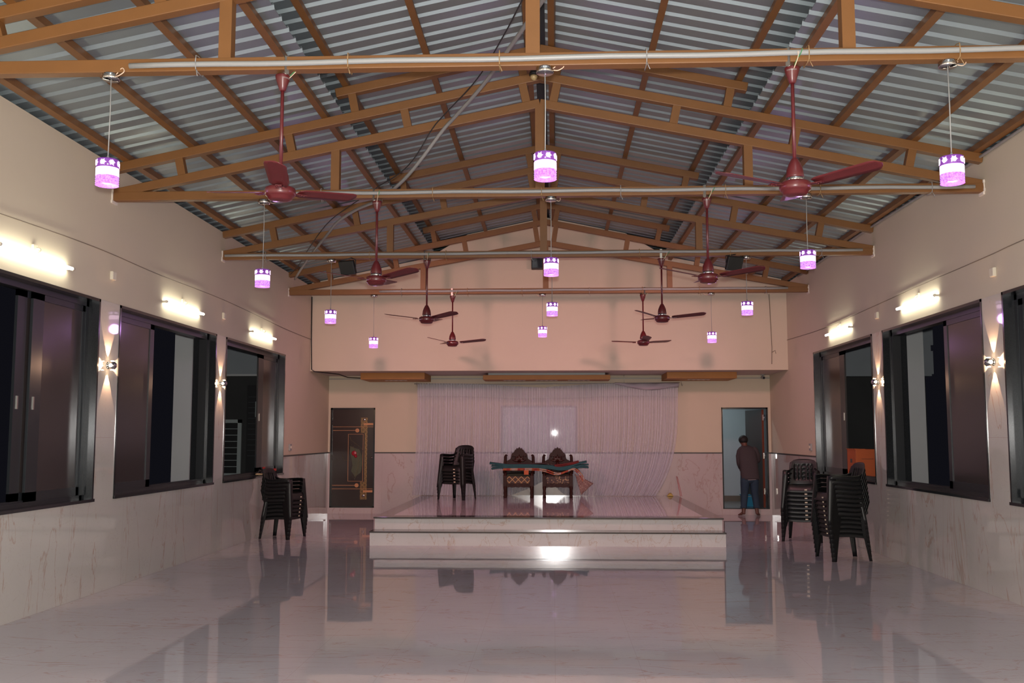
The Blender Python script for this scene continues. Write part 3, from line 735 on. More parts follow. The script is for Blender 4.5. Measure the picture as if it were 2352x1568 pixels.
for s, ys in ((-1,(1.6,5.15,8.72,12.35,15.8)),(1,(1.6,5.15,8.6,12.2,15.55))):
    for y in ys:
        o = tp if first else copy_tree(tp); first = False
        o.location = (XL if s < 0 else XR, y, 3.24); o.rotation_euler = (0,0,0 if s < 0 else PI)
        tag(o, tl.get((s,y), 'bright tube light further up the %s side wall beyond the frame at %d m' % ('peacock door' if s < 0 else 'open doorway', round(y))), 'tube light', 'tube lights on the side walls')

# ------------------------------------------------------------------ wall sconces
def make_sconce():
    root = empty('wall_sconce', (0,0,0))
    m = MB(); m.lathe([(.0,0),(.035,0),(.038,.004),(.038,.012),(.0,.012)], 18, Matrix.Rotation(PI/2,4,'Y')); m.build('back_plate', M['chrome'], root)
    m = MB(); m.lathe([(.0,-.045),(.025,-.040),(.042,-.022),(.047,0),(.042,.022),(.025,.040),(.0,.045)], 20, Matrix.Translation((.055,0,0))); m.build('ball_body', M['chrome'], root)
    for k in range(4):
        a = k*PI/2; c, s = math.cos(a), math.sin(a); m = MB()
        m.lathe([(.0,.0),(.019,.0),(.019,.004),(.0,.006)], 14, Matrix.Translation((.055,.046*c,.046*s)) @ Matrix.Rotation(a-PI/2,4,'X'))
        m.build('lens', M['sconce_lens'], root)
    return root
sp = make_sconce(); first = True
for s, y, z, lb in ((-1,10.28,2.36,'four beam sconce on the pier by the first window, peacock door side'),(-1,13.84,2.355,'four beam sconce on the pier next to the window with the white steel door outside'),
                    (1,10.19,2.36,'four beam sconce on the pier nearest the frame edge, open doorway side'),(1,13.78,2.352,'four beam sconce on the pier next to the orange carton window')):
    o = sp if first else copy_tree(sp); first = False
    x = XL-.0+.012 if s < 0 else XR-.012
    o.location = (x, y, z); o.rotation_euler = (0,0,0 if s < 0 else PI)
    tag(o, lb, 'wall lamp', 'four beam wall sconces')
    for k in range(4):
        a = k*PI/2; c, sn = math.cos(a), math.sin(a)
        ld = bpy.data.lights.new('sconce_beam', 'SPOT'); ld.energy = 17; ld.color = (1,.58,.34); ld.spot_size = R(56); ld.spot_blend = .12; ld.shadow_soft_size = .006
        lo = bpy.data.objects.new('sconce_beam', ld); COL.objects.link(lo)
        lo.location = (x - s*.040, y+.06*c, z+.06*sn)
        d = Vector((s*.22, c, sn)); lo.rotation_euler = d.to_track_quat('-Z','Y').to_euler()

# ------------------------------------------------------------------ small wall fittings
def fitting(name, loc, sgn, parts, label, cat, group=None):
    root = empty(name, loc, 0 if sgn < 0 else PI)
    for nm, fn, mt in parts:
        m = MB(); fn(m); m.build(nm, mt, root, bevel=.003)
    return tag(root, label, cat, group)
jb = lambda m: m.box((0,-.045,-.045),(.028,.045,.045))
jl = lambda m: (m.box((.028,-.040,-.040),(.034,.040,.040)), m.tube([(.034,.015,0),(.036,.015,0)], .008, 8))
for s,y,z,lb in ((-1,10.33,3.33,'small ivory junction box above the first pier on the peacock door side'),(-1,13.92,3.33,'small ivory junction box above the second pier on the peacock door side'),
               (1,10.12,3.27,'small ivory junction box above the pier at the frame edge, open doorway side'),(1,13.75,3.27,'small ivory junction box above the pier by the orange carton window')):
    fitting('junction_box', (XL if s < 0 else XR, y, z), s, [('box_body',jb,M['plastic_white']),('lid',jl,M['plastic_white'])], lb, 'junction box', 'ivory junction boxes')
sb = lambda m: m.box((0,-.06,-.06),(.03,.06,.06)); sw = lambda m: (m.box((.03,-.035,-.02),(.037,-.005,.025)), m.box((.03,.005,-.02),(.037,.035,.025)))
fitting('switch_box', (XL,17.65,1.41), -1, [('box_body',sb,M['pvc']),('rocker',sw,M['plastic_white'])], 'white switch box on the plaster beside the peacock feather door', 'switch', 'white switch boxes')
fitting('switch_box', (XR,17.5,1.42), 1, [('box_body',sb,M['pvc']),('rocker',sw,M['plastic_white'])], 'white switch box on the plaster beside the open doorway', 'switch', 'white switch boxes')

def flood(x, y, z, rz, lb):
    root = empty('floodlight', (x,y,z), rz)
    T = Matrix.Rotation(R(-25),4,'X')
    m = MB(); m.box((-.12,-.03,-.10),(.12,.03,.10), T); m.build('housing', M['dark_box'], root, bevel=.01)
    m = MB(); m.box((-.10,-.034,-.08),(.10,-.030,.08), T); m.build('front_glass', M['lens'], root)
    m = MB(); m.tube([(-.13,0,0),(-.13,0,.10),(-.06,0,.135)], .008, 6); m.tube([(.13,0,0),(.13,0,.10),(-.06,0,.135)], .008, 6); m.build('yoke', M['dark_box'], root)
    ld = bpy.data.lights.new('flood_beam', 'SPOT'); ld.energy = 265; ld.color = (1,.45,.44); ld.spot_size = R(128); ld.spot_blend = 1.0; ld.shadow_soft_size = .17
    lo = bpy.data.objects.new('flood_beam', ld); COL.objects.link(lo); lo.location = Vector((x,y,z)) + Vector((.22*math.sin(rz), -.22*math.cos(rz), -.07))
    lo.rotation_euler = Vector((math.sin(rz), -math.cos(rz), -.62)).to_track_quat('-Z','Y').to_euler()
    return tag(root, lb, 'floodlight', 'black floodlights')
flood(-2.93,13.80,4.0,R(160),'black floodlight hung under the third truss on the peacock door side')
flood(2.53,13.80,4.02,R(200),'black floodlight hung under the third truss on the open doorway side')
sp_ = empty('loudspeaker', (-.25, YU-.03, 4.83)); tag(sp_, 'square black speaker box high on the gable wall', 'loudspeaker')
m = MB(); m.box((-.18,-.14,0),(.18,.025,.30)); m.build('cabinet', M['dark_box'], sp_, bevel=.01)
m = MB(); m.box((-.16,-.148,.02),(.16,-.14,.28)); m.build('grille', M['lens'], sp_)
cc = empty('security_camera', (4.28,20.45,2.87)); tag(cc, 'small white security camera under the soffit above the open doorway', 'camera')
m = MB(); m.lathe([(.0,-.02),(.045,-.02),(.05,0)], 18); m.tube([(0,0,-.02),(0,-.02,-.05)], .015, 8); m.build('mount', M['pvc'], cc)
m = MB(); m.tube([(0,.06,-.06),(.0,-.09,-.075)], .032, 14); m.build('camera_body', M['pvc'], cc)
m = MB(); m.tube([(0,-.09,-.075),(.0,-.096,-.076)], .026, 14); m.build('lens', M['lens'], cc)

gl = empty('globe_lamp', (-.20,10.20,5.44)); tag(gl, 'small unlit glass globe lamp fixed at the apex of the second truss', 'lamp')
m = MB(); m.lathe([(.0,.055),(.030,.055),(.050,.02),(.052,-.005),(.0,-.005)], 16); m.build('lamp_holder', M['dark_box'], gl)
m = MB(); m.lathe([(.0,-.062),(.022,-.056),(.038,-.035),(.040,-.012),(.030,-.005)], 16); m.build('glass_globe', plain('amber_glass',(.45,.33,.16),.15), gl)
# orange light boxes under the soffit
def light_box(x0, x1, y0, y1, z0, z1, slots, lb, pale=False):
    root = empty('ceiling_light_box', ((x0+x1)/2,(y0+y1)/2,z0)); tag(root, lb, 'light box', 'orange boxes under the soffit'); w, d, h = (x1-x0)/2, (y1-y0)/2, z1-z0
    m = MB(); m.box((-w,-d,0),(w,d,h)); m.build('box_body', M['orange_ply'], root, bevel=.004)
    for sx in slots:
        m = MB(); m.box((sx-.22,-.10,-.006),(sx+.22,.02,0)); p = m.build('slot_panel', M['soffit'], root)
        m = MB(); 
        for k in range(4): m.lathe([(.0,-.010),(.026,-.009),(.03,-.006)], 12, Matrix.Translation((sx-.15+.10*k,-.04,0)))
        m.build('dead_lamp', M['granite_grey'], p)
    if pale:
        m = MB(); m.box((-w+.1,-d+.06,h),(w-.1,d-.06,2.87-z0)); m.build('spacer_panel', M['pvc'], root)
light_box(-3.87,-2.58,19.62,20.62,2.74,2.87,[0], 'orange board light box under the soffit on the peacock door side')
light_box(-1.42,1.12,19.72,20.40,2.735,2.825,[-.65,0,.65], 'long orange board light box under the middle of the soffit', True)
light_box(2.23,3.60,19.62,20.62,2.745,2.87,[0], 'orange board light box under the soffit on the open doorway side')
for i, (x, y) in enumerate(((-2.86,20.5),(1.45,20.5),(2.62,20.5))):
    m = MB(); m.tube(smooth_path([(x,y,2.87),(x,y,2.72),(x+.015,y-.02,2.64),(x+.03,y-.03,2.68)],4), .005, 6)
    tag(m.build('wire_hook', M['steel']), 'bent wire hook hanging from the soffit '+['at the curtain edge nearest the peacock door','above the middle of the curtain','at the curtain edge nearest the open doorway'][i], 'hook', 'wire hooks under the soffit')

# ------------------------------------------------------------------ curtain
def curtain(nm, top, bot, hemfn, sweep, seed, lb, mirror=False):
    """pleated sheet; s across 0..1, t down 0..1"""
    root = empty('curtain', ((top[0]+top[1])/2, 20.42, SZ)); rr = random.Random(seed)
    ns, ntt = 360, 26; ph = [rr.random()*6.28 for _ in range(6)]
    vs = []; fs = []; uv = []
    for j in range(ntt+1):
        t = j/ntt
        for i in range(ns+1):
            s = i/ns
            xt = top[0]+(top[1]-top[0])*s; xb = bot[0]+(bot[1]-bot[0])*s
            e = t**sweep; x = xt*(1-e)+xb*e
            zt = 2.66+.045*math.sin(3.1*s+ph[0])-.03*(s if not mirror else 1-s); zb = hemfn(s)
            z = zt*(1-t)+zb*t
            amp = .010+.018*t
            y = 20.42 + amp*math.sin(2*PI*46*s+ph[1]+1.5*math.sin(9*s)) + .022*t*math.sin(2*PI*7*s+ph[2]) + .004*math.sin(2*PI*110*s+ph[3]*t)
            vs.append((x-root.location.x, y-20.42, z-SZ)); uv.append((s,t))
    for j in range(ntt):
        for i in range(ns):
            a = j*(ns+1)+i; fs.append((a,a+1,a+ns+2,a+ns+1))
    def mk(name, f, mt):
        me = bpy.data.meshes.new(name); me.from_pydata(vs, [], f); me.polygons.foreach_set('use_smooth',[True]*len(f))
        l = me.uv_layers.new(name='UVMap')
        for lp in me.loops: l.data[lp.index].uv = uv[lp.vertex_index]
        me.materials.append(mt); o = bpy.data.objects.new(name, me); COL.objects.link(o); o.parent = root; return o
    mk('sheer_panel', [f for f in fs], M['curtain'])
    hd = mk('gathered_head', [f for f in fs if f[0] < 3*(ns+1)], M['curtain_head']); hd.location = (0,-.03,.0)
    return tag(root, lb, 'curtain', 'sheer curtains behind the stage')
def hemL(s): return SZ+.01 + (.0 if s < .70 else .36*((s-.70)/.30)**1.3)
def hemR(s): return SZ+.01 + (.0 if s > .17 else .34*((.17-s)/.17)**1.3)
curtain('a', (-2.83,-.10), (-2.92,-.10), hemL, 2.6, 1, 'sheer mauve string curtain behind the stage, on the black chair stack side')
curtain('b', (-.16,2.54), (-.12,2.06), hemR, 3.4, 2, 'sheer mauve string curtain behind the stage, on the rolled blanket side', True)
m = MB(); m.tube([(-2.9,20.40,2.69),(-1.3,20.40,2.675),(.4,20.40,2.685),(2.58,20.40,2.70)], .009, 8)
tag(m.build('curtain_wire', M['pvc']), 'thin white line carrying the sheer curtains under the soffit', 'curtain line')
# crumpled cloth folded over the line at one end
G = []
for i in range(26):
    s = i/25; row = []
    for j in range(7):
        t = j/6; row.append((1.25+1.30*s, 20.36-.03*math.sin(PI*t)-.012*math.sin(19*s+4*t), 2.705-(.10+.10*math.sin(PI*min(1,s*1.15)))*t*(.35+.65*s)-.02*math.sin(PI*s)))
    G.append(row)
m = MB(); m.sheet(G, .004); o = m.build('folded_cloth', plain('grey_mauve_cloth',(.42,.37,.41),.9)); tag(o, 'crumpled greyish cloth folded over the curtain line near the open doorway end', 'cloth')

# ------------------------------------------------------------------ black plastic chairs (front towards -y)
def make_chair():
    root = empty('plastic_chair', (0,0,0)); bp = M['black_plastic']
    t = .0045
    # seat with dished pan and turned-down front and side aprons
    G = []
    xs = [-.225,-.218,-.20,-.14,-.07,0,.07,.14,.20,.218,.225]
    ys = [-.232,-.228,-.215,-.17,-.10,0,.10,.18,.215]
    for y in ys:
        row = []
        for x in xs:
            k = 1-.10*max(0,(y+.2))/.4
            z = .415 - .020*(1-(x/.2)**2 if abs(x) < .2 else 0)*(1 if y > -.2 else .3) - .02*max(0,y)/.2
            if abs(x) > .21: z -= .03+.075*(abs(x)-.21)/.015
            fl_ = 1+.055*max(0,(abs(x)-.218)/.007)
            if y < -.222: z -= .035+.075*(abs(y)-.222)/.010
            elif y < -.2: z -= .006
            row.append((x*k*fl_ + (.010 if x > 0 else -.010)*(1 if abs(x) > .22 else 0), y-(.016 if y < -.23 else 0), z))
        G.append(row)
    m = MB(); m.sheet(G, t); m.build('seat', bp, root)
    # backrest with upright slots, rounded top, leaning back
    G = []; nu, nv = 15, 17
    for i in range(nu):
        u = i/(nu-1); row = []
        for j in range(nv):
            v = (j/(nv-1))*2-1
            w = .215 - .012*u + (.010*math.sin(PI*u)) 
            if u > .85: w -= .045*((u-.85)/.15)**2.2
            x = v*w; z = .395+.405*u - (.02*abs(v)**3 if u > .9 else 0); y = .215+.115*u**1.15 - .045*abs(v)**2.2*(1-.4*u)
            row.append((x,y,z))
        G.append(row)
    m = MB(); m.sheet(G, t, mask=lambda i,j: not (3 <= i <= 10 and j in (3,5,7,8,10,12))); m.build('backrest', bp, root)
    for s in (-1,1):
        # arm: flat strip with a turned-down outer lip
        P = [(.186,.262,.655),(.215,.20,.628),(.243,.10,.622),(.255,0,.628),(.257,-.10,.634),(.254,-.175,.634),(.250,-.212,.622)]
        G = []
        for (x,y,z) in P:
            G.append([(s*(x-.030),y,z-.004),(s*(x-.015),y,z+.004),(s*x,y,z+.002),(s*(x+.012),y-.0,z-.008),(s*(x+.016),y,z-.050)])
        m = MB(); m.sheet(G, t); m.build('armrest', bp, root)
        # front leg: angle section from the arm to the floor
        G = []
        for k in range(9):
            u = k/8; z = .628*(1-u); x = .258+.042*u; y = -.222-.044*u; w = .105*(1-u)+.050*u
            if k == 0: w *= .8
            G.append([(s*x,y+w,z),(s*(x+.003),y+w*.45,z),(s*x,y+.008,z),(s*(x-.008),y,z),(s*(x-w*.45),y-.001,z),(s*(x-w*.85),y+.004,z)])
        m = MB(); m.sheet(G, t); m.build('leg', bp, root)
        G = []
        for k in range(7):
            u = k/6; z = .44*(1-u); x = .214+.040*u; y = .222+.060*u; w = .062*(1-u)+.044*u
            G.append([(s*x,y-w,z),(s*(x+.002),y-w*.4,z),(s*x,y-.008,z),(s*(x-.008),y,z),(s*(x-w*.8),y,z)])
        m = MB(); m.sheet(G, t); m.build('leg', bp, root)
    m = MB(); m.box((.06,-.2475,.335),(.098,-.2425,.352)); m.build('sticker', M['sticker'], root)
    return root
stacks = [((-4.33,15.78,0), 78, 6, .060, 'peacock door side stack by the wall', 'black chairs stacked by the wall near the peacock door'),
          ((-1.87,19.25,SZ), -26, 5, .060, 'stack standing on the stage', 'black chairs stacked on the stage'),
          ((3.86,15.72,0), -20, 8, .064, 'stack nearer the open doorway', 'black chairs in the stack nearer the open doorway'),
          ((3.80,13.40,0), -83, 9, .058, 'stack below the pale pillar window', 'black chairs in the stack nearer the camera')]
ordn = ['lowest','second','third','fourth','fifth','sixth','seventh','eighth']
ch = make_chair(); first = True; rr = random.Random(5)
for (x,y,z), a, n, dz, nm, grp in stacks:
    for k in range(n):
        o = ch if first else copy_tree(ch); first = False
        o.location = (x+.006*k*math.sin(R(a)), y-.006*k*math.cos(R(a)), z+.0025+k*dz); o.rotation_euler = (0,0,R(a))
        pos = 'topmost' if k == n-1 else (ordn[k] if k == 0 else ordn[k]+' from the bottom')
        tag(o, 'black plastic armchair, %s of the %s' % (pos, nm), 'chair', grp)

# ------------------------------------------------------------------ carved throne chairs (front towards -y)
def half_outline(h): return h + [(-x,z) for x,z in reversed(h) if abs(x) > 1e-6]
def make_throne(kind):
    root = empty('throne_chair', (0,0,0)); w = M['wood']
    for sx in (-1,1):
        m = MB(); x = sx*.265   # turned front leg
        m.lathe([(.032,0),(.036,.02),(.026,.05),(.034,.09),(.028,.14),(.036,.19),(.036,.225)], 14, Matrix.Translation((x,-.25,0)))
        m.box((x-.036,-.286,.225),(x+.036,-.214,.44)); m.lathe([(.036,.44),(.028,.46),(.034,.48),(.03,.50)], 14, Matrix.Translation((x,-.25,0)))
        m.build('front_leg', w, root, bevel=.004)
        m = MB(); m.bar((sx*.27,.27,0),(sx*.27,.235,.5),.055,.055,(0,1,0)); m.build('rear_leg', w, root, bevel=.004)
        # scrolled back post
        m = MB(); m.tube(smooth_path([(sx*.285,.24,.45),(sx*.292,.25,.62),(sx*.285,.265,.74),(sx*.282,.27,.80),(sx*.268,.27,.825),(sx*.252,.27,.81)],4), [.030]*13+[.026]*4+[.022]*3+[.016], 10); m.build('back_post', w, root)
        m = MB(); m.tube(smooth_path([(sx*.28,.23,.545),(sx*.29,.05,.53),(sx*.285,-.17,.52),(sx*.28,-.27,.515),(sx*.28,-.295,.495)],4), .027, 10)
        m.tube([(sx*.275,-.25,.49),(sx*.275,-.25,.52)], .026, 10); m.build('armrest', w, root)
    o = half_outline([(0,1.0),(.018,.975),(.032,.968),(.064,.978),(.058,.955),(.085,.94),(.105,.905),(.118,.885),(.148,.868),(.163,.84),(.170,.79),(.182,.755),(.215,.735),(.255,.715),(.275,.69),(.272,.60),(.27,.42)])
    m = MB(); m.prism(o, .045, Matrix.Translation((0,.265,0))); back = m.build('carved_back', w, root, bevel=.005)
    # carved relief: fan of leaves and scrolls standing off the back board
    m = MB()
    for k in range(9):
        a = R(90+(k-4)*19); L = .15 if k%2 == 0 else .12; c = (0,.238,.70)
        p = [(c[0]+math.cos(a)*L*t, c[1]-.012*math.sin(PI*t), c[2]+math.sin(a)*L*t) for t in (0,.25,.5,.75,1)]
        m.tube(p, [.008,.018,.022,.015,.003], 8)
    for sx in (-1,1):
        for cx,cz,r in ((.12,.60,.055),(.20,.62,.045),(.08,.52,.05),(.19,.52,.05),(.10,.80,.035)):
            m.tube([(sx*(cx+r*(1-t*.11)*math.cos(t)), .236, cz+r*(1-t*.11)*math.sin(t)) for t in [q*.55 for q in range(13)]], [.012-.0006*q for q in range(13)], 7)
    m.lathe([(.0,.028),(.03,.02),(.04,0)], 14, Matrix.Translation((0,.243,.66))@Matrix.Rotation(PI/2,4,'X'))
    m.build('carved_relief', M['wood_gloss'], back)
    m = MB(); 
    G = [[(x, y, .43+.035*(1-(x/.25)**4)*(1-((y+.01)/.25)**4)) for y in [-.25+.05*j for j in range(11)]] for x in [-.25+.05*i for i in range(11)]]
    m.sheet(G, .05); m.build('seat_cushion', plain('dark_green_velvet',(.03,.035,.022),.9) if kind == 'diamond' else plain('dark_brown_velvet',(.04,.022,.02),.9), root)
    m = MB(); m.box((-.232,-.272,.285),(.232,-.225,.425)); m.build('brocade_front', M['uph_diamond' if kind == 'diamond' else 'uph_floral'], root, bevel=.008)
    ap = half_outline([(0,.205),(.05,.215),(.12,.205),(.18,.212),(.232,.20)])
    m = MB(); pts = [(x,z) for x,z in [(-.232,.20),(-.18,.212),(-.12,.205),(-.05,.215),(0,.205),(.05,.215),(.12,.205),(.18,.212),(.232,.20)]] + [(.232,.287),(-.232,.287)]
    m.prism(pts, .04, Matrix.Translation((0,-.245,0))); apo = m.build('apron', w, root, bevel=.003)
    m = MB()
    for k in range(8): 
        cx = -.19+.054*k; m.tube([(cx+.018*math.cos(t), -.268, .247+.016*math.sin(t)) for t in [q*.7 for q in range(9)]], [.006]*9, 6)
    m.build('apron_carving', M['wood_gloss'], apo)
    for y in (.235,): 
        m = MB(); m.box((-.25,y-.02,.25),(.25,y+.02,.33)); m.build('rear_rail', w, root)
    for sx in (-1,1):
        m = MB(); m.box((sx*.265-.018,-.24,.27),(sx*.265+.018,.25,.40)); m.build('side_rail', w, root)
    return root
t1 = make_throne('diamond'); t1.location = (-.715,20.05,SZ); tag(t1, 'carved dark wooden throne chair with a diamond patterned seat front', 'throne chair', 'carved throne chairs')
t2 = make_throne('floral'); t2.location = (.065,20.05,SZ); tag(t2, 'carved dark wooden throne chair with a scroll patterned seat front', 'throne chair', 'carved throne chairs')

# folded textiles lying across the throne arms
def bundle(name, path, w, layers, mat, parent=None, seed=0, flare=0.):
    """stack of folded cloth layers following a path; w is the half depth"""
    rr = random.Random(seed); m = MB(); P = smooth_path(path, 5); n = len(P)
    for L in range(layers):
        off = (L-(layers-1)/2); G = []; jit = rr.uniform(-.02,.02)
        for i, p in enumerate(P):
            u = i/(n-1); fl = 1+flare*max(0,abs(u-.5)*2-.6)/.4
            row = []
            for j in range(7):
                v = j/6*2-1
                row.append((p.x + jit, p.y + v*w*(1-.05*abs(off)), p.z + off*.031*fl*(1-.25*abs(v)**3) + .004*math.sin(7*u+3*v+L)))
            G.append(row)
        m.sheet(G, .020*(1+.3*(flare>0)))
    return m.build(name, mat, parent)
def tx(px): return (px-1273)/2270*19.85
yb = 19.93; A = SZ+.545
o = bundle('checked_blanket', [(-1.03,yb-.02,A+.02),(-.8,yb-.02,A+.022),(-.45,yb-.02,A+.022),(-.2,yb-.02,A+.0),(.05,yb-.02,A-.075),(.25,yb-.02,A-.02),(.36,yb-.02,A+.022),(.44,yb-.02,A+.0),(.52,yb-.04,A-.09),(.58,yb-.06,A-.20)], .20, 2, M['blanket'], None, 1)
tag(o, 'long red checked blanket laid over the throne arms with one end hanging down', 'blanket')
m = MB(); m.box((-.60,yb-.235,A-.085),(-.51,yb-.215,A+.0)); m.build('orange_flap', M['orange_box'], o)
m = MB(); G = []
for i in range(9):
    t = i/8; row = []
    for j in range(9):
        q = j/8; dx, dz = .364+(.106-.364)*q, -.184+(-.376+.184)*q
        row.append((.40+dx*t+.02*q, yb-.21-.02*math.sin(q*14)*t-.05*t, SZ+.476+dz*t-.03*q))
    G.append(row)
m.sheet(G, .014); m.build('hanging_fold', M['blanket_edge'], o)
o = bundle('teal_cloth', [(-1.27,yb-.03,A+.085),(-1.1,yb-.03,A+.085),(-.85,yb-.03,A+.075),(-.45,yb-.03,A+.075),(-.1,yb-.03,A+.06),(.1,yb-.03,A+.03),(.3,yb-.03,A+.055),(.50,yb-.03,A+.10),(.66,yb-.03,A+.115)], .17, 3, M['teal'], None, 2, 1.1)
tag(o, 'long folded teal cloth lying across the arms of both thrones', 'cloth')
o = bundle('brown_cloth', [(-.93,yb-.02,A+.128),(-.6,yb-.02,A+.125),(-.3,yb-.02,A+.128),(-.14,yb-.02,A+.135)], .12, 1, M['brown_cloth'], None, 3)
tag(o, 'flat folded dark brown cloth on top of the teal cloth', 'cloth')
o = bundle('red_cloth', [(.02,yb-.04,A+.085),(.15,yb-.04,A+.095),(.33,yb-.04,A+.125),(.50,yb-.04,A+.165)], .13, 2, M['red_cloth'], None, 4)
tag(o, 'folded dark red cloth on top of the teal cloth', 'cloth')

# small things on the stage and floor
m = MB(); m.tube([(2.50,20.56,SZ+.40),(2.545,20.3,SZ+.006)], .006, 6); m.tube([(2.52,20.56,SZ+.39),(2.575,20.32,SZ+.006)], .005, 6)
tag(m.build('thin_sticks', M['stick']), 'two thin pink sticks leaning on the wall at the stage corner', 'sticks')
G = [[(2.30+.12*i/7, 20.45+.09*j/6, SZ+.006+.05*math.sin(PI*i/7)*math.sin(PI*j/6)*(1+.4*math.sin(3*i+2*j))) for j in range(7)] for i in range(8)]
m = MB(); m.sheet(G, .008); tag(m.build('yellow_rag', M['yellow']), 'small crumpled yellow rag on the stage near the wall', 'rag')

# tub in the small room
tb = empty('plastic_tub', (4.10,21.32,.125)); tag(tb, 'blue plastic tub on the floor behind the standing person', 'tub')
m = MB(); prof = []
def rrect(hx, hy, r, z, n=5):
    out = []
    for cx, cy, a0 in ((hx-r,hy-r,0),(-hx+r,hy-r,90),(-hx+r,-hy+r,180),(hx-r,-hy+r,270)):
        for k in range(n): a = R(a0+90*k/(n-1)); out.append((cx+r*math.cos(a), cy+r*math.sin(a), z))
    return out
rings = [rrect(.13,.10,.04,.004),rrect(.155,.12,.045,.24),rrect(.172,.137,.05,.245),rrect(.172,.137,.05,.255),rrect(.150,.115,.045,.255),rrect(.125,.095,.04,.015)]
vs = [v for r in rings for v in r]; k = len(rings[0]); fs = [tuple(range(k))[::-1]]
for i in range(len(rings)-1): fs += [(i*k+j, i*k+(j+1)%k, (i+1)*k+(j+1)%k, (i+1)*k+j) for j in range(k)]
fs.append(tuple((len(rings)-1)*k+j for j in range(k))); m.add(vs, fs); m.build('tub_body', M['tub'], tb)
m = MB(); m.tube(smooth_path([(-.17,0,.24),(-.14,0,.33),(0,0,.36),(.14,0,.33),(.17,0,.24)],5), .005, 6); m.build('wire_handle', M['steel'], tb, rot=(R(50),0,0))

# orange carton on the window sill
cb = empty('orange_carton', (4.715,15.52,WB+.06), 0); tag(cb, 'orange cardboard carton standing on the window sill behind the chair stacks', 'box')
m = MB(); m.box((-.145,-.22,0),(.145,.22,.41)); m.build('carton_body', M['orange_box'], cb, bevel=.004)
m = MB(); m.box((-.147,-.03,.20),(-.144,.06,.26)); m.box((-.06,-.2225,.26),(.12,-.219,.265)); m.build('printed_mark', M['trim'], cb)
m = MB(); m.box((-.16,-.222,.405),(.0,.222,.414)); m.build('top_flap', M['orange_box'], cb)
# clutter on the other sill
cl = empty('tool_heap', (XL-.05,16.35,WB+.03)); tag(cl, 'small heap of black cables with red plugs on the window sill', 'cables')
m = MB(); rr = random.Random(11); pts = []
for i in range(40): pts.append((rr.uniform(-.06,.06), -.5+.9*i/39+rr.uniform(-.08,.08), .015+.10*rr.random()*math.sin(PI*i/39)))
m.tube(smooth_path(pts,3), .012, 6); m.build('cable_coil', M['wire_dark'], cl)
m = MB(); m.box((.0,-.15,.10),(.04,-.10,.13)); m.box((.04,.35,.05),(.08,.40,.09)); m.build('red_plug', M['red'], cl)
m = MB(); m.tube([(XL-.02,15.75,WB+.06),(XL+.16,16.05,WB+.045)], .014, 8); tag(m.build('wooden_stick', M['bamboo']), 'pale wooden stick poking off the window sill behind the chair stack', 'stick')

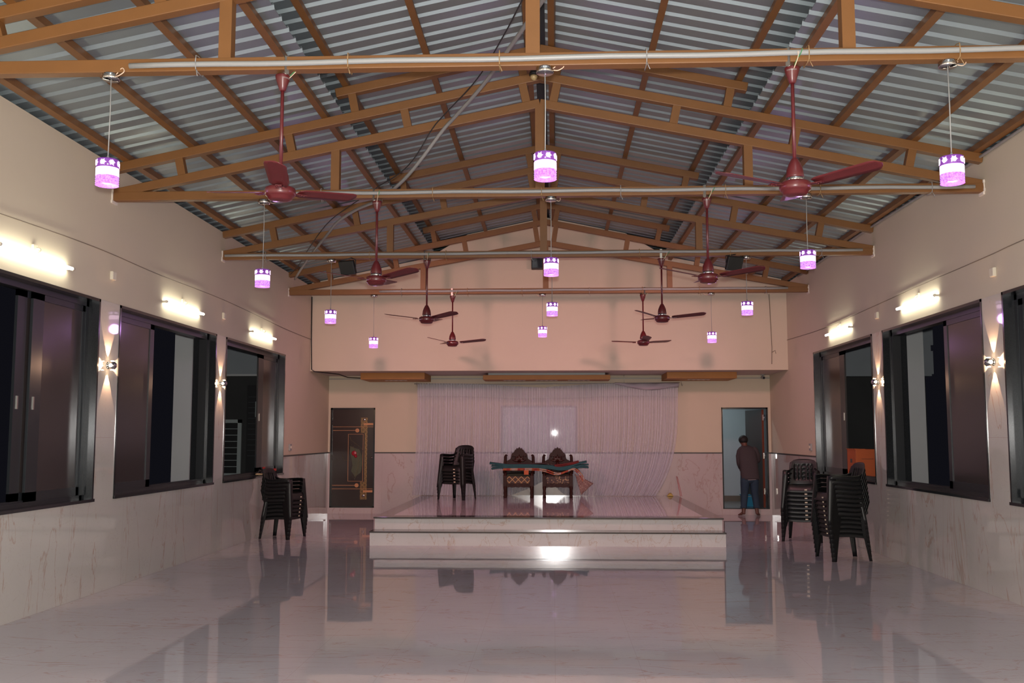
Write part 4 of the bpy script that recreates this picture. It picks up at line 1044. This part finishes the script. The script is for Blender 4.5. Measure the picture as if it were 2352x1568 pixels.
# ------------------------------------------------------------------ person standing in the open doorway, back to the camera
def person():
    PX, PY = 3.955, 20.42
    root = empty('person', (PX, PY, 0)); tag(root, 'barefoot person in a dark checked shirt and rolled jeans at the open doorway', 'person')
    # ---- body: one continuous skinned surface
    V = []; E = []; RD = []
    def vtx(p, r): V.append(p); RD.append(r if isinstance(r, tuple) else (r, r)); return len(V)-1
    def chain(start, pts):
        k = start
        for p, r in pts: n = vtx(p, r); E.append((k, n)); k = n
        return k
    pel = vtx((0,.0,.80), (.145,.095))
    sp1 = chain(pel, [((-.005,.02,.95),(.135,.09)),((-.015,.05,1.12),(.135,.08)),((-.03,.085,1.26),(.135,.08))])
    nk = chain(sp1, [((-.045,.105,1.365),(.060,.055)),((-.06,.135,1.43),(.056,.058))])
    hd = chain(nk, [((-.068,.155,1.475),(.062,.072)),((-.075,.165,1.535),(.076,.092)),((-.077,.165,1.580),(.066,.080)),((-.077,.163,1.602),(.035,.045))])
    # left arm (screen left): hangs forward, forearm in front of the body
    la = chain(sp1, [((-.170,.085,1.315),(.046,.046)),((-.190,.09,1.22),(.050,.05)),((-.182,.10,1.08),(.042,.042)),((-.150,.20,1.00),(.036,.036)),((-.12,.32,.955),(.026,.022))])
    ra = chain(sp1, [((.135,.082,1.325),(.046,.046)),((.175,.09,1.25),(.050,.05)),((.208,.12,1.12),(.043,.043)),((.203,.25,1.12),(.036,.036)),((.18,.37,1.15),(.026,.022))])
    # hands: palm then five fingers each
    def hand(k, wrist, d, sgn):
        d = Vector(d).normalized(); side = d.cross(Vector((0,0,1))).normalized(); up = side.cross(d); w = Vector(wrist)
        palm = vtx(tuple(w+d*.05), (.036,.014)); E.append((k, palm)); pk = vtx(tuple(w+d*.085), (.038,.012)); E.append((palm, pk))
        for q, (o, L) in enumerate(((-.030,.062),(-.010,.075),(.010,.072),(.029,.058))):
            b = w+d*.092+side*o; chain(pk, [(tuple(b),.0095),(tuple(b+d*L*.5-up*.008),.009),(tuple(b+d*L*.95-up*.03),.008)])
        b = w+d*.03-side*sgn*.04; chain(palm, [(tuple(b),.012),(tuple(b+d*.03-side*sgn*.012-up*.004),.010),(tuple(b+d*.055-side*sgn*.008-up*.012),.009)])
    hand(la, (-.12,.32,.955), (.35,.9,-.25), -1); hand(ra, (.18,.37,1.15), (-.2,.95,.15), 1)
    # legs and bare feet
    for sx, xs, toe in ((-1,-.085,(-.07,.055)),(1,.075,(.055,.10))):
        an = chain(pel, [((sx*.085,.0,.70),(.085,.085)),((sx*.095,.01,.44),(.055,.058)),((sx*.118,-.01,.28),(.050,.052)),((sx*.13,-.02,.10),(.032,.036))])
        x0 = sx*.13
        hl = chain(an, [((x0,-.045,.035),(.030,.032))])
        chain(an, [((x0+toe[0]*.5,.02,.045),(.034,.030)),((x0+toe[0]*1.0,.02+toe[1]*.7,.024),(.040,.020)),((x0+toe[0]*1.35,.02+toe[1]*1.15,.016),(.034,.013))])
    # ears, nose
    for sx in (-1,1): chain(hd-2, [((-.077+sx*.078,.160,1.515),(.012,.02))])
    chain(hd-2, [((-.082,.255,1.505),(.014,.016)),((-.083,.275,1.49),(.010,.010))])
    me = bpy.data.meshes.new('body'); me.from_pydata(V, E, []); body = bpy.data.objects.new('body', me); COL.objects.link(body); body.parent = root
    me.materials.append(M['skin'])
    sk = body.modifiers.new('skin','SKIN'); sk.use_smooth_shade = True
    for i, d in enumerate(me.skin_vertices[0].data): d.radius = RD[i]; d.use_root = (i == 0)
    sb_ = body.modifiers.new('sub','SUBSURF'); sb_.levels = 1; sb_.render_levels = 2
    # face details
    m = MB()
    for sx in (-1,1): m.lathe([(.0,.010),(.009,.006),(.011,0)], 10, Matrix.Translation((-.082+sx*.030,.250,1.535))@Matrix.Rotation(-PI/2,4,'X'))
    m.build('eyes', M['sole'], root)
    m = MB(); m.tube([(-.108,.248,1.462),(-.083,.258,1.458),(-.058,.248,1.462)], .006, 6); m.build('mouth', plain('lips',(.16,.05,.045),.5), root)
    # hair: cap over the skull, short
    m = MB(); G = []
    for i in range(10):
        el = R(-38+128*i/9); row = []
        for j in range(25):
            az = 2*PI*j/24; ex = el
            if math.sin(az) > .3: ex = max(el, R(22+30*(math.sin(az)-.3)))
            row.append((-.077+.088*math.cos(ex)*math.cos(az), .163+.104*math.cos(ex)*math.sin(az), 1.535+.088*math.sin(ex)+.0))
        G.append(row)
    m.sheet(G, .012); m.build('hair', M['hair'], root)
    # trousers: hips loft and two legs, rolled at the calf
    m = MB()
    def ring_loft(mb, rings, n=20):
        vs = []; fs = []
        for (cx,cy,cz,rx,ry) in rings:
            for k in range(n):
                a = 2*PI*k/n; c, s = math.cos(a), math.sin(a); e = .82
                vs.append((cx+rx*math.copysign(abs(c)**e,c), cy+ry*math.copysign(abs(s)**e,s), cz))
        for i in range(len(rings)-1):
            for k in range(n): fs.append((i*n+k, i*n+(k+1)%n, (i+1)*n+(k+1)%n, (i+1)*n+k))
        fs.append(tuple(range(n))[::-1]); fs.append(tuple((len(rings)-1)*n+k for k in range(n)))
        mb.add(vs, fs, True)
    ring_loft(m, [(0,-.01,.665,.155,.10),(0,-.012,.72,.180,.125),(0,-.008,.80,.180,.125),(0,.0,.90,.165,.108),(0,.01,.96,.158,.102)])
    for sx in (-1,1):
        ring_loft(m, [(sx*.131,-.018,.165,.064,.066),(sx*.131,-.02,.185,.068,.070),(sx*.127,-.016,.20,.060,.063),(sx*.120,-.01,.30,.066,.072),(sx*.104,.008,.44,.071,.078),(sx*.095,.005,.56,.082,.092),(sx*.090,-.008,.67,.092,.112),(sx*.086,-.008,.76,.092,.118)])
    m.build('jeans', M['jeans'], root)
    # shirt: torso loft and two sleeves, collar
    m = MB()
    ring_loft(m, [(.012,-.012,.735,.186,.135),(.010,-.010,.78,.188,.137),(.004,.0,.88,.182,.125),(-.002,.018,1.0,.182,.118),(-.010,.045,1.14,.185,.122),(-.018,.07,1.25,.188,.122),(-.024,.085,1.325,.178,.112),(-.028,.092,1.355,.160,.105),(-.033,.098,1.385,.135,.095),(-.040,.105,1.412,.080,.076)], 24)
    m.tube([(-.13,.085,1.345),(-.165,.085,1.30),(-.190,.088,1.20),(-.184,.095,1.09),(-.172,.13,1.035),(-.148,.20,.995),(-.125,.29,.965)], [.060,.062,.058,.054,.050,.046,.041], 14)
    m.tube([(.09,.08,1.355),(.14,.08,1.33),(.178,.092,1.24),(.208,.11,1.13),(.212,.17,1.112),(.203,.25,1.118),(.185,.345,1.143)], [.060,.062,.058,.054,.052,.048,.042], 14)
    m.build('shirt', M['shirt'], root)
    m = MB(); m.tube([(-.040+.078*math.cos(t), .108+.074*math.sin(t), 1.402+.012*math.sin(t)) for t in [2*PI*k/20 for k in range(21)]], .016, 8); m.build('collar', M['shirt'], root)
    m = MB(); m.tube([(.01+.188*math.cos(t), -.012+.137*math.sin(t), .733+.010*math.cos(t)) for t in [R(250)+R(95)*k/12 for k in range(13)]], .006, 6); m.build('hem', M['sole'], root)
person()

# ------------------------------------------------------------------ outside the windows
def ext(name, boxes, mat, label, cat):
    m = MB()
    for a,b in boxes: m.box(a,b)
    return tag(m.build(name, mat), label, cat, kind='structure')
ext('ground_outside', [((-16,-6,-.35),(XL-TH,26,-.25)),((XR+TH,-6,-.35),(16,26,-.25))], M['ext_ground'], 'dark ground outside the windows at night', 'ground')
ext('pillar_outside', [((-6.25,16.0,-.3),(-5.95,16.75,4.3))], M['ext_white'], 'pale pillar outside the window on the peacock door side', 'pillar')
ext('pillar_outside', [((5.95,16.95,-.3),(6.25,17.5,4.3))], M['ext_white'], 'pale pillar outside the window on the open doorway side', 'pillar')
ext('wall_outside', [((-7.15,20.0,2.86),(XL-TH,20.3,4.6))], M['ext_grey'], 'grey blue rendered upper wall outside the far window, peacock door side', 'wall')
ext('trim_outside', [((-7.15,19.9,2.83),(XL-TH,20.0,2.87))], M['ext_white'], 'pale ledge under the grey upper wall outside', 'ledge')
ext('wall_outside_lower', [((-7.15,20.3,-.3),(XL-TH,20.4,2.86))], M['ext_dark'], 'dark lower wall outside the far window, peacock door side', 'wall')
ext('wall_outside', [((XR+TH,20.0,2.80),(7.52,20.3,4.6)),((7.52,20.0,2.84),(7.56,20.3,3.3)),((7.52,20.0,3.42),(7.57,20.3,4.1))], M['ext_grey'], 'grey upper wall outside the windows, open doorway side', 'wall')
ext('wall_outside_lower', [((XR+TH,20.3,-.3),(7.5,20.4,2.8))], M['ext_dark'], 'dark lower wall outside the far window, open doorway side', 'wall')
dr = empty('steel_door', (-6.66,20.22,.3)); tag(dr, 'pale steel door with louvre slots outside the window, ajar', 'door')
m = MB()
for a,b in (((-.25,0,0),(.21,.04,.55)),((-.25,0,.55),(-.19,.04,1.65)),((.13,0,.55),(.21,.04,1.65)),((-.25,0,1.58),(.21,.04,1.65))): m.box(a,b)
m.build('door_frame', M['shutter'], dr)
m = MB(); m.box((-.19,.02,.55),(.13,.035,1.58)); m.build('dark_panel', M['dark_box'], dr)
m = MB()
for k in range(1,8): m.box((-.19,.005,.55+.129*k),(.13,.02,.562+.129*k))
m.build('louvre_bar', M['shutter'], dr)
sd = empty('dark_shutter', (-6.05,20.235,.0)); tag(sd, 'dark shutter with thin horizontal bars outside the far window', 'shutter')
m = MB(); m.box((-.30,0,0),(.75,.05,2.66)); m.build('shutter_panel', M['dark_box'], sd)
m = MB()
for k in range(12): m.box((-.27,-.012,1.2+.11*k),(.72,0,1.212+.11*k))
m.build('shutter_bar', M['dark_metal'], sd)
m = MB(); m.box((-.12,-.02,2.0),(.02,0,2.32)); m.build('reflection_patch', M['shutter'], sd)  # pale box standing in for a small reflection in the dark window

# ------------------------------------------------------------------ light and world
fl = bpy.data.lights.new('camera_flash', 'POINT'); fl.energy = 1650; fl.color = (1,.98,.95); fl.shadow_soft_size = .035
fo = bpy.data.objects.new('camera_flash', fl); COL.objects.link(fo); fo.location = (.01,-.02,EYE+.11)
rl = bpy.data.lights.new('small_room_tube', 'AREA'); rl.shape = 'RECTANGLE'; rl.size = .9; rl.size_y = .06; rl.energy = 10; rl.color = (.86,.96,1)
ro = bpy.data.objects.new('small_room_tube', rl); COL.objects.link(ro); ro.location = (3.2,22.0,2.9)
w = bpy.data.worlds.new('night'); scene.world = w; w.use_nodes = True
w.node_tree.nodes['Background'].inputs['Color'].default_value = (.004,.004,.006,1)
cy = scene.cycles; cy.max_bounces = 7; cy.diffuse_bounces = 3; cy.glossy_bounces = 4; cy.transmission_bounces = 4; cy.transparent_max_bounces = 8; cy.adaptive_threshold = .02
scene.view_settings.view_transform = 'Standard'; scene.view_settings.look = 'None'
scene.view_settings.gamma = 1; scene.view_settings.use_curve_mapping = False; scene.view_settings.exposure = .2
